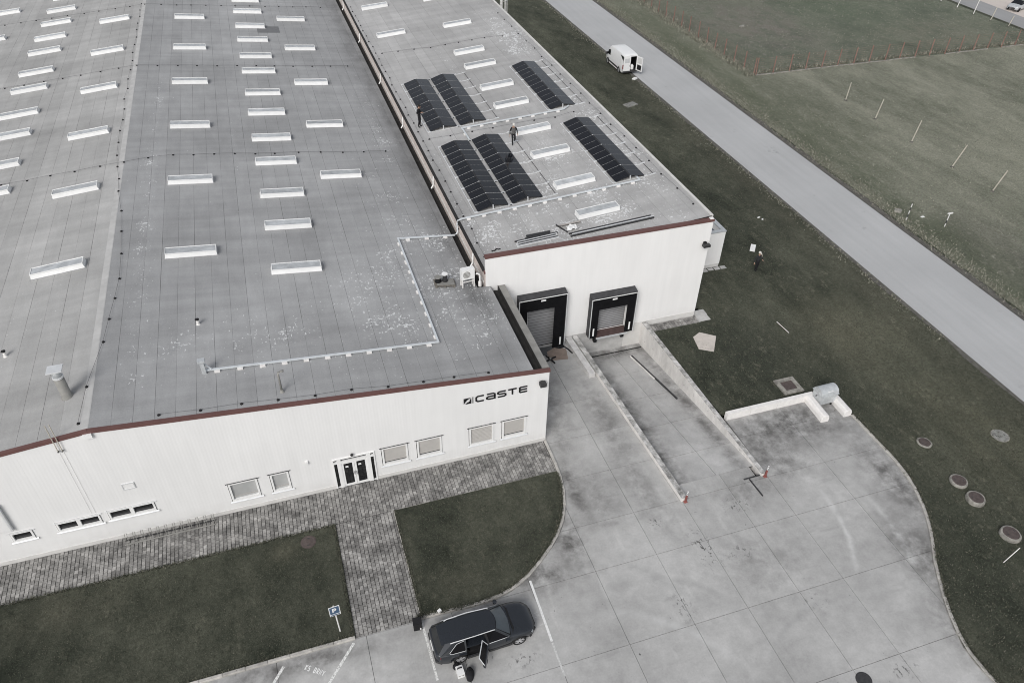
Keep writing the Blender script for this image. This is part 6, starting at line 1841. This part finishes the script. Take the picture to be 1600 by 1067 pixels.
def van():
    v = thing('delivery_van', 'white high-roof delivery van parked half on the grass with rear door open', 'van', (42.35, 85.25, 0.03), R(90))
    # local x forward (world +Y), y left (world -X)
    tab = [(-2.6, 0.93, 0.34, 2.28, 0.86), (-2.5, 0.97, 0.32, 2.36, 0.88), (-1.5, 0.99, 0.30, 2.42, 0.90), (0.0, 0.99, 0.30, 2.42, 0.90), (1.1, 0.99, 0.30, 2.38, 0.88), (1.45, 0.98, 0.30, 2.20, 0.84), (1.75, 0.97, 0.30, 1.62, 0.86), (2.0, 0.96, 0.30, 1.20, 0.90), (2.35, 0.90, 0.32, 1.10, 0.84), (2.55, 0.80, 0.34, 0.98, 0.74), (2.62, 0.66, 0.38, 0.80, 0.62)]
    xs = sorted(set([t[0] for t in tab] + [-2.0, -1.6, -0.9, 0.5, 1.3, 1.6, 2.1]))
    rows = []
    for x in xs:
        w, zb, zt, wt = interp(tab, x)
        for wx in (-1.55, 1.75):
            dd = abs(x - wx)
            if dd < 0.4: zb = max(zb, 0.35 + math.sqrt(max(0, 0.16 - dd * dd)))
        mid = min(zt - 0.06, 1.15)
        pts = [(w * 0.97, zb), (w, zb + 0.1), (w, max(mid * 0.8, zb + 0.12)), (w * 0.99, mid), (w * 0.955 if zt > 1.5 else w * 0.97, min(1.5, zt - 0.04)), ((w * 0.93) if zt > 2 else w * 0.95, zt - 0.03 if zt < 2 else zt - 0.14), (wt * 0.97, zt - 0.02 if zt < 2 else zt - 0.03), (wt * 0.5, zt), (0, zt + 0.01)]
        rows.append([(x, -p[0], p[1]) for p in pts] + [(x, p[0], p[1]) for p in pts[-2::-1]])
    mb = MB(); n = len(rows[0])
    mb.v = [p for r in rows for p in r]
    for i in range(len(rows) - 1):
        for k in range(n - 1):
            mb.f.append([i * n + k, i * n + k + 1, (i + 1) * n + k + 1, (i + 1) * n + k]); mb.mi.append(0)
    mb.f.append([(len(rows) - 1) * n + k for k in range(n)]); mb.mi.append(0)
    b = mb.build('body', M['vanwhite'], v)
    smooth_by_angle(b, 40)
    # rear: frame, closed left leaf, open right leaf swung out, dark cargo room
    x = -2.6
    MB().box(x - 0.01, x + 0.05, -0.90, -0.80, 0.5, 2.24).build('rear_frame', M['vanwhite'], v)
    MB().box(x - 0.01, x + 0.05, -0.80, 0.90, 2.16, 2.26).build('rear_frame', M['vanwhite'], v)
    lf = MB().box(x - 0.035, x + 0.045, 0.0, 0.88, 0.5, 2.155).build('rear_door', M['vanwhite'], v)
    MB().box(x - 0.045, x - 0.036, 0.12, 0.74, 1.45, 1.98).build('door_panel', simple('van_panel_grey', (0.55, 0.555, 0.56), 0.4), lf)
    MB().box(x - 0.06, x - 0.036, 0.03, 0.08, 1.0, 1.2).build('handle', M['black'], lf)
    rd = empty('rear_door'); rd.parent = v; rd.location = (x, -0.88, 0); rd.rotation_euler = (0, 0, R(112))
    MB().box(-0.04, 0.04, 0.0, 0.85, 0.5, 2.155).build('door_skin', M['vanwhite'], rd)
    MB().box(0.041, 0.05, 0.1, 0.75, 0.62, 1.2).build('door_pocket', M['black'], rd)
    MB().box(0.041, 0.05, 0.1, 0.75, 1.4, 2.05).build('door_lining', simple('van_lining', (0.6, 0.6, 0.59), 0.6), rd)
    MB().box(x + 0.06, -0.2, -0.9, 0.9, 0.45, 0.5).build('cargo_floor', M['cover_dark'], v)
    MB().box(-0.2, -0.15, -0.9, 0.9, 0.45, 2.2).build('bulkhead', M['black'], v)
    for s in (-1, 1):
        MB().box(x + 0.06, -0.2, s * 0.9 - 0.02, s * 0.9 + 0.02, 0.5, 2.2).build('cargo_lining', M['black'], v)
    MB().box(x + 0.06, -0.2, -0.88, 0.88, 2.2, 2.22).build('cargo_ceiling', M['black'], v)
    MB().box(x - 0.08, x + 0.1, -0.93, 0.93, 0.34, 0.47).build('rear_bumper', M['carlow'], v)
    for s in (-1, 1):
        MB().box(x - 0.03, x + 0.08, s * 0.93 - 0.045, s * 0.93 + 0.045, 0.75, 1.25).build('taillight', M['taillight'], v)
        MB().box(-1.15, 1.35, s * 0.995 - 0.02, s * 0.995 + 0.02, 0.42, 0.62).build('rub_strip', M['carlow'], v)
        MB().box(-1.1, 1.3, s * 0.985 - 0.02, s * 0.985 + 0.02, 0.28, 0.36).build('side_step', M['whitepost'], v)
        MB().add([(1.02, s * 1.0, 1.25), (1.86, s * 0.99, 1.22), (1.62, s * 0.965, 1.78), (1.05, s * 0.972, 1.92)], [(0, 1, 2, 3)]).build('side_window', M['carglass'], v)
        MB().loft([[(1.78 + dx, s * y, 1.3 + dz) for dx, dz in ((-0.06, -0.13), (0.06, -0.13), (0.06, 0.13), (-0.06, 0.13))] for y in (1.0, 1.18)], True, True).build('mirror', M['black'], v)
        MB().add([(2.36, s * 0.905, 0.72), (2.57, s * 0.72, 0.70), (2.52, s * 0.70, 0.93), (2.33, s * 0.88, 1.0)], [(0, 1, 2, 3)]).build('headlight', M['headlight'], v)
        for wx in (-1.55, 1.75):
            wheel(v, wx, s * 0.88, 0.34, 0.22, s)
    MB().add([(2.03, -0.80, 1.23), (2.03, 0.80, 1.23), (1.5, 0.78, 2.14), (1.5, -0.78, 2.14)], [(0, 1, 2, 3)]).build('windscreen', M['carglass'], v)
    sack = MB().lathe([(0.16, 0), (0.24, 0.12), (0.22, 0.45), (0.12, 0.6), (0.0, 0.62)], 12).build('white_sack', M['white'], None, loc=(42.75, 83.0, 0.535))
    tag(sack, 'pale sack standing inside the open rear of the white van', 'sack')
van()

def far_car():
    c = thing('hatchback_car', 'silver car cut by the right edge on the sandy yard', 'car', (110.6, 91.4, 0.075), R(200))
    tab = [(-2.1, 0.65, 0.4, 0.8), (-1.95, 0.82, 0.28, 0.92), (-1.2, 0.86, 0.25, 0.93), (0.8, 0.86, 0.25, 0.90), (1.5, 0.84, 0.27, 0.82), (1.95, 0.72, 0.3, 0.70), (2.1, 0.5, 0.38, 0.6)]
    rows = []
    for t in tab:
        x, w, zb, zt = t
        pts = [(w * 0.95, zb), (w, zb + 0.15), (w, zt - 0.15), (w * 0.93, zt), (w * 0.5, zt + 0.05), (0, zt + 0.06)]
        rows.append([(x, -p[0], p[1]) for p in pts] + [(x, p[0], p[1]) for p in pts[-2::-1]])
    o = MB().loft(rows, False, False).build('body', M['galv'], c); smooth_by_angle(o, 40)
    rings = [[(-1.95, -0.75, 0.92), (1.0, -0.78, 0.92), (1.0, 0.78, 0.92), (-1.95, 0.75, 0.92)], [(-1.6, -0.6, 1.38), (0.25, -0.6, 1.40), (0.25, 0.6, 1.40), (-1.6, 0.6, 1.38)]]
    MB().loft(rings, True, False).build('windows', M['carglass'], c)
    MB().loft([[(-1.65, -0.63, 1.38), (0.3, -0.62, 1.40), (0.3, 0.62, 1.40), (-1.65, 0.63, 1.38)], [(-1.4, -0.5, 1.45), (0.1, -0.5, 1.46), (0.1, 0.5, 1.46), (-1.4, 0.5, 1.45)]], True, True).build('roof', M['galv'], c)
    for wx in (-1.3, 1.3):
        for s in (-1, 1):
            MB().lathe([(0.0, s * 0.7), (0.3, s * 0.7), (0.31, s * 0.87), (0.2, s * 0.885), (0.0, s * 0.885)], 18, (wx, 0, 0.31), axis='Y', caps=False).build('wheel', M['tyre'], c)
    for s in (-1, 1):
        MB().add([(1.95, s * 0.73, 0.58), (2.08, s * 0.45, 0.58), (2.06, s * 0.45, 0.70), (1.85, s * 0.76, 0.74)], [(0, 1, 2, 3)]).build('headlight', M['headlight'], c)
far_car()

# ------------------------------------------------------------------ people
def person(label, loc, rz, pose, mats, cap=None, vest=None, hair=True):
    """pose: dict of joint positions (metres, figure faces -Y). One skinned continuous body."""
    t = thing('person', label, 'person', loc, rz)
    J = dict(pelvis=(0, 0, 0.95), waist=(0, 0, 1.08), chest=(0, 0.01, 1.30), neck0=(0, 0.01, 1.46), neck=(0, 0.0, 1.54), head=(0, -0.015, 1.64), crown=(0, 0.0, 1.74),
             shL=(0.17, 0.01, 1.42), elL=(0.25, 0.03, 1.14), wrL=(0.27, -0.05, 0.90), haL=(0.275, -0.07, 0.82),
             shR=(-0.17, 0.01, 1.42), elR=(-0.25, 0.03, 1.14), wrR=(-0.27, -0.05, 0.90), haR=(-0.275, -0.07, 0.82),
             hiL=(0.095, 0, 0.90), knL=(0.105, -0.02, 0.50), anL=(0.11, 0.02, 0.09), toL=(0.125, -0.15, 0.04),
             hiR=(-0.095, 0, 0.90), knR=(-0.105, -0.02, 0.50), anR=(-0.11, 0.02, 0.09), toR=(-0.125, -0.15, 0.04))
    J.update(pose)
    rad = dict(pelvis=(0.16, 0.115), waist=(0.145, 0.105), chest=(0.17, 0.115), neck0=(0.10, 0.075), neck=(0.055, 0.055), head=(0.082, 0.10), crown=(0.06, 0.075))
    for s in 'LR':
        rad.update({'sh' + s: (0.075, 0.075), 'el' + s: (0.05, 0.05), 'wr' + s: (0.034, 0.034), 'ha' + s: (0.032, 0.042), 'hi' + s: (0.095, 0.095), 'kn' + s: (0.065, 0.065), 'an' + s: (0.05, 0.05), 'to' + s: (0.045, 0.04)})
    E_ = [('pelvis', 'waist', 'top'), ('waist', 'chest', 'top'), ('chest', 'neck0', 'top'), ('neck0', 'neck', 'skin'), ('neck', 'head', 'skin'), ('head', 'crown', 'skin')]
    for s in 'LR':
        E_ += [('chest', 'sh' + s, 'top'), ('sh' + s, 'el' + s, 'top'), ('el' + s, 'wr' + s, 'top'), ('wr' + s, 'ha' + s, 'skin'), ('pelvis', 'hi' + s, 'leg'), ('hi' + s, 'kn' + s, 'leg'), ('kn' + s, 'an' + s, 'leg'), ('an' + s, 'to' + s, 'shoe')]
    names = list(J)
    me = bpy.data.meshes.new('body_skeleton')
    me.from_pydata([J[n] for n in names], [(names.index(a), names.index(b)) for a, b, _ in E_], [])
    ob = bpy.data.objects.new('body', me)
    COL.objects.link(ob)
    sm = ob.modifiers.new('skin', 'SKIN')
    sm.use_smooth_shade = True
    for i, n in enumerate(names):
        sv = me.skin_vertices[0].data[i]
        sv.radius = rad[n]
        sv.use_root = (n == 'pelvis')
    ss = ob.modifiers.new('subsurf', 'SUBSURF'); ss.levels = 2; ss.render_levels = 2
    dg = bpy.context.evaluated_depsgraph_get()
    dg.update()
    nm = bpy.data.meshes.new_from_object(ob.evaluated_get(dg))
    bpy.data.objects.remove(ob); 
    kinds = ['top', 'leg', 'skin', 'shoe']
    nm.materials.clear()
    for k in kinds:
        nm.materials.append(mats[k])
    segs = [(Vector(J[a]), Vector(J[b]), k) for a, b, k in E_]
    for p in nm.polygons:
        c = p.center
        best = None
        for a, b, k in segs:
            u = max(0, min(1, (c - a).dot(b - a) / max(1e-6, (b - a).length_squared)))
            d = (c - (a + (b - a) * u)).length
            if best is None or d < best[0]: best = (d, k)
        p.material_index = kinds.index(best[1])
        p.use_smooth = True
    # hands: palm plus five fingers, joined to the body mesh
    mb = MB()
    for s, sg in (('L', 1), ('R', -1)):
        w, h = Vector(J['wr' + s]), Vector(J['ha' + s])
        d = (h - w).normalized()
        sx = d.cross(Vector((0, 1, 0)))
        sx = (Vector((0, -1, 0)) - d * Vector((0, -1, 0)).dot(d)).normalized()
        nrm = d.cross(sx).normalized()
        for k, (o, L) in enumerate(((-0.030, 0.062), (-0.010, 0.072), (0.010, 0.075), (0.030, 0.066))):
            a = h + sx * o + d * 0.02
            m1 = a + d * L * 0.55 + nrm * sg * -0.008
            mb.tube([a, m1, m1 + d * L * 0.40 + nrm * sg * -0.025], [0.010, 0.009, 0.007], 6)
        a = h - d * 0.02 + sx * 0.03
        mb.tube([a, a + sx * 0.028 + d * 0.02, a + sx * 0.035 + d * 0.05], [0.012, 0.010, 0.008], 6)
    fm = mb.mesh('fingers', mats['skin'], True)
    bm = bmesh.new(); bm.from_mesh(nm)
    n0 = len(bm.faces)
    bm.from_mesh(fm)
    bm.faces.ensure_lookup_table()
    for f in bm.faces[n0:]: f.material_index = 2
    # face features
    bm.to_mesh(nm); bm.free()
    nm.name = 'body'
    link('body', nm, t)
    hd = Vector(J['head'])
    f = MB(); f.lathe([(0.0, -0.035), (0.016, -0.02), (0.010, 0.03)], 6, (hd.x, hd.y - 0.10, hd.z + 0.0)); f.build('nose', mats['skin'], t)
    for s in (-1, 1):
        MB().lathe([(0.0, -0.008), (0.012, 0), (0.0, 0.008)], 6, (hd.x + s * 0.033, hd.y - 0.088, hd.z + 0.035), caps=False).build('eye', M['black'], t)
        MB().lathe([(0.0, -0.03), (0.02, 0), (0.0, 0.03)], 6, (hd.x + s * 0.088, hd.y + 0.01, hd.z + 0.015), caps=False).build('ear', mats['skin'], t)
    MB().box(hd.x - 0.025, hd.x + 0.025, hd.y - 0.098, hd.y - 0.085, hd.z - 0.055, hd.z - 0.045).build('mouth', simple('lips', (0.25, 0.1, 0.08), 0.6), t)
    cr = Vector(J['crown'])
    rings = []
    for a, zz in ((1.0, 0.0), (1.02, 0.05), (0.85, 0.10), (0.45, 0.135), (0.05, 0.145)):
        rings.append([(hd.x + 0.098 * a * math.cos(2 * math.pi * k / 14), hd.y + 0.012 + 0.118 * a * math.sin(2 * math.pi * k / 14), hd.z + 0.03 + zz) for k in range(14)])
    hm = MB().loft(rings, True, True)
    if cap:
        o = hm.build('cap', cap, t, smooth=True)
        MB().loft([[(hd.x + x, hd.y - 0.10, hd.z + 0.055) for x in (-0.08, 0, 0.08)], [(hd.x + x * 0.8, hd.y - 0.19 + abs(x) * 0.2, hd.z + 0.04) for x in (-0.08, 0, 0.08)]], False, False).build('cap_peak', cap, t)
    else:
        hm.build('hair', M['hair'], t, smooth=True)
    if vest:
        rings = []
        for z, w, d in ((0.98, 0.185, 0.14), (1.1, 0.175, 0.135), (1.28, 0.20, 0.145), (1.40, 0.175, 0.12), (1.46, 0.11, 0.09)):
            rings.append([(w * math.cos(2 * math.pi * k / 18), 0.01 + d * math.sin(2 * math.pi * k / 18), z) for k in range(18)])
        MB().loft(rings, True, False).build('vest', vest, t, smooth=True)
    return t
p1 = person('person in black clothes standing on the roof beside the rear left solar array', (11.85, 59.86, zB(11.85)), R(55),
       dict(elL=(0.30, 0.05, 1.16), wrL=(0.16, -0.20, 1.14), haL=(0.10, -0.26, 1.17), elR=(-0.30, 0.06, 1.18), wrR=(-0.12, -0.20, 1.18), haR=(-0.05, -0.25, 1.22), head=(0, -0.05, 1.63), crown=(0, -0.05, 1.73), anR=(-0.13, 0.05, 0.09), toR=(-0.17, -0.11, 0.04)),
       dict(top=M['cloth_black'], leg=M['cloth_black'], skin=M['skin'], shoe=M['black']))
p1.scale = (1.08, 1.08, 1.08)
person('person in grey vest and pale cap walking on the roof between the solar arrays', (17.95, 53.42, zB(17.95)), R(-8),
       dict(elL=(0.29, 0.06, 1.16), wrL=(0.30, -0.02, 0.92), haL=(0.30, -0.05, 0.84), elR=(-0.28, 0.02, 1.15), wrR=(-0.31, -0.10, 0.93), haR=(-0.315, -0.13, 0.85), knL=(0.11, -0.10, 0.54), anL=(0.11, 0.28, 0.34), toL=(0.12, 0.24, 0.19), knR=(-0.09, -0.06, 0.5), anR=(-0.08, 0.0, 0.09), toR=(-0.09, -0.17, 0.04)),
       dict(top=M['cloth_black'], leg=M['cloth_black'], skin=M['skin'], shoe=M['black']), cap=M['cap'], vest=M['vest'])
p3 = person('person in dark overalls and white cap standing on the grass right of the loading hall', (34.3, 41.5, 0.06), R(12),
       dict(elL=(0.34, 0.02, 1.2), wrL=(0.42, -0.05, 0.98), haL=(0.44, -0.08, 0.90), elR=(-0.32, 0.04, 1.17), wrR=(-0.40, -0.04, 0.94), haR=(-0.42, -0.07, 0.86), knR=(-0.09, -0.05, 0.5), anR=(-0.07, 0.02, 0.09), toR=(-0.09, -0.15, 0.04), anL=(0.10, 0.06, 0.09), toL=(0.12, -0.1, 0.04)),
       dict(top=M['cloth_dark'], leg=M['cloth_black'], skin=M['skin'], shoe=M['black']), cap=M['cap'])
MB().tube([(0.14, 0.08, 1.38), (0.20, 0.0, 1.50), (0.30, -0.02, 1.36), (0.33, 0.0, 1.18)], [0.04, 0.05, 0.05, 0.04], 8).build('shoulder_cloth', M['beigebag'], p3, smooth=True)

# ------------------------------------------------------------------ grass blades
def blades(name, label, cat, count, pick, hmin, hmax, wid, mat, seed):
    rnd = random.Random(seed)
    vs = []; fs = []
    made = 0
    while made < count:
        p = pick(rnd)
        if p is None: continue
        x, y, z = p
        made += 1
        for b in range(3):
            a = rnd.uniform(0, 2 * math.pi)
            h = rnd.uniform(hmin, hmax)
            w = wid * rnd.uniform(0.7, 1.5)
            lx, ly = math.cos(a) * h * rnd.uniform(0.3, 1.3), math.sin(a) * h * rnd.uniform(0.3, 1.3)
            sx, sy = -math.sin(a) * w, math.cos(a) * w
            i = len(vs)
            vs += [(x - sx, y - sy, z), (x + sx, y + sy, z), (x + lx, y + ly, z + h)]
            fs.append((i, i + 1, i + 2))
    me = bpy.data.meshes.new(name)
    me.from_pydata(vs, [], fs)
    me.materials.append(mat)
    o = bpy.data.objects.new(name, me)
    COL.objects.link(o)
    tag(o, label, cat, kind='stuff')
def pick_lawn(r):
    if r.random() < 0.66:
        return (r.uniform(-18.5, PATH[0] - 0.1), r.uniform(20.2, STRIP_Y - 0.05), 0.078)
    p = (r.uniform(PATH[1] + 0.1, 12.0), r.uniform(20.2, STRIP_Y - 0.05))
    return (p[0], p[1], 0.075) if inside(p, LAWN_ISLAND) else None
KR = [(p[0] + 0.25, p[1]) for p in KERB_R]
MEADOW = KR + [(31.7, 28.1), (23.9, 28.2), (23.5, 36.8), (26.95, 36.8), (27.9, 37.0), (27.8, 38.6), (27.05, 38.6), (27.05, 42.6), (31.9, 42.6), (31.9, 47), (27.05, 47), (27.05, 100), (42.6, 100), (42.6, 4)]
def pick_meadow(r):
    y = 8 + 92 * (r.random() ** 1.8)
    p = (r.uniform(23.6, 42.6), y)
    return (p[0], p[1], 0.06) if inside(p, MEADOW) else None
def pick_verge(r):
    y = 30 + 90 * r.random()
    x = r.choice((42.4, 50.5, 50.7, 50.9, 51.3, 51.8)) + r.gauss(0, 0.3)
    if 42.8 < x < 50.0: return None
    return (x, y, 0.062)
def pick_field(r):
    x = r.uniform(50.8, 103)
    y = r.uniform(34, 78) if r.random() < 0.55 else r.uniform(78, 112)
    return (x, y, 0.062)
def pick_fence(r):
    if r.random() < 0.7: return (57.0 + r.gauss(-0.3, 0.5), r.uniform(78, 112), 0.062)
    return (r.uniform(57, 103), 78.75 + abs(r.gauss(0, 0.4)), 0.062)
blades('grass_blades', 'short dark green lawn grass either side of the paved path', 'grass', 16000, pick_lawn, 0.02, 0.055, 0.012, M['tuft'], 1)
blades('grass_blades', 'rough dark meadow grass between the buildings and the road', 'grass', 34000, pick_meadow, 0.03, 0.10, 0.018, M['tuft'], 2)
blades('weed_blades', 'dry weeds growing along both edges of the road', 'weeds', 6000, pick_verge, 0.05, 0.18, 0.03, M['tuft_dry'], 3)
blades('grass_blades', 'sparse dry grass tufts across the fields beyond the road', 'grass', 7000, pick_field, 0.05, 0.14, 0.03, M['tuft_dry'], 4)
blades('weed_blades', 'tall dry weeds at the foot of the rusty fences', 'weeds', 1700, pick_fence, 0.12, 0.36, 0.045, M['tuft_dry'], 5)

def pick_edges(r):
    k = r.random()
    if k < 0.25:
        i = r.randrange(len(KERB_L) - 1); a, b = KERB_L[i], KERB_L[i + 1]; t = r.random()
        return (a[0] + (b[0] - a[0]) * t - 0.2 + r.gauss(0, 0.05), a[1] + (b[1] - a[1]) * t + 0.12 + r.gauss(0, 0.05), 0.08) if a[1] < 26.6 else None
    if k < 0.5:
        i = r.randrange(len(KERB_R) - 1); a, b = KERB_R[i], KERB_R[i + 1]; t = r.random()
        return (a[0] + (b[0] - a[0]) * t + 0.22 + r.gauss(0, 0.07), a[1] + (b[1] - a[1]) * t, 0.07)
    if k < 0.7:
        return (r.uniform(-18.5, PATH[0]), r.choice((20.22, STRIP_Y - 0.01)) + r.gauss(0, 0.04), 0.075)
    if k < 0.85:
        return (r.choice((PATH[0] - 0.09, PATH[1] + 0.09)) + r.gauss(0, 0.03), r.uniform(20.2, STRIP_Y), 0.07)
    if k < 0.92:
        return (r.uniform(23.7, 29), 28.08 + r.gauss(0, 0.06), 0.065)
    y = r.uniform(24, 36.8)
    return (wallR(y) + 0.38 + r.gauss(0, 0.05), max(28.1, y), 0.065)
blades('grass_blades', 'ragged grass fringe along kerbs, path edges and ramp wall', 'grass', 9000, pick_edges, 0.03, 0.10, 0.02, M['tuft'], 6)
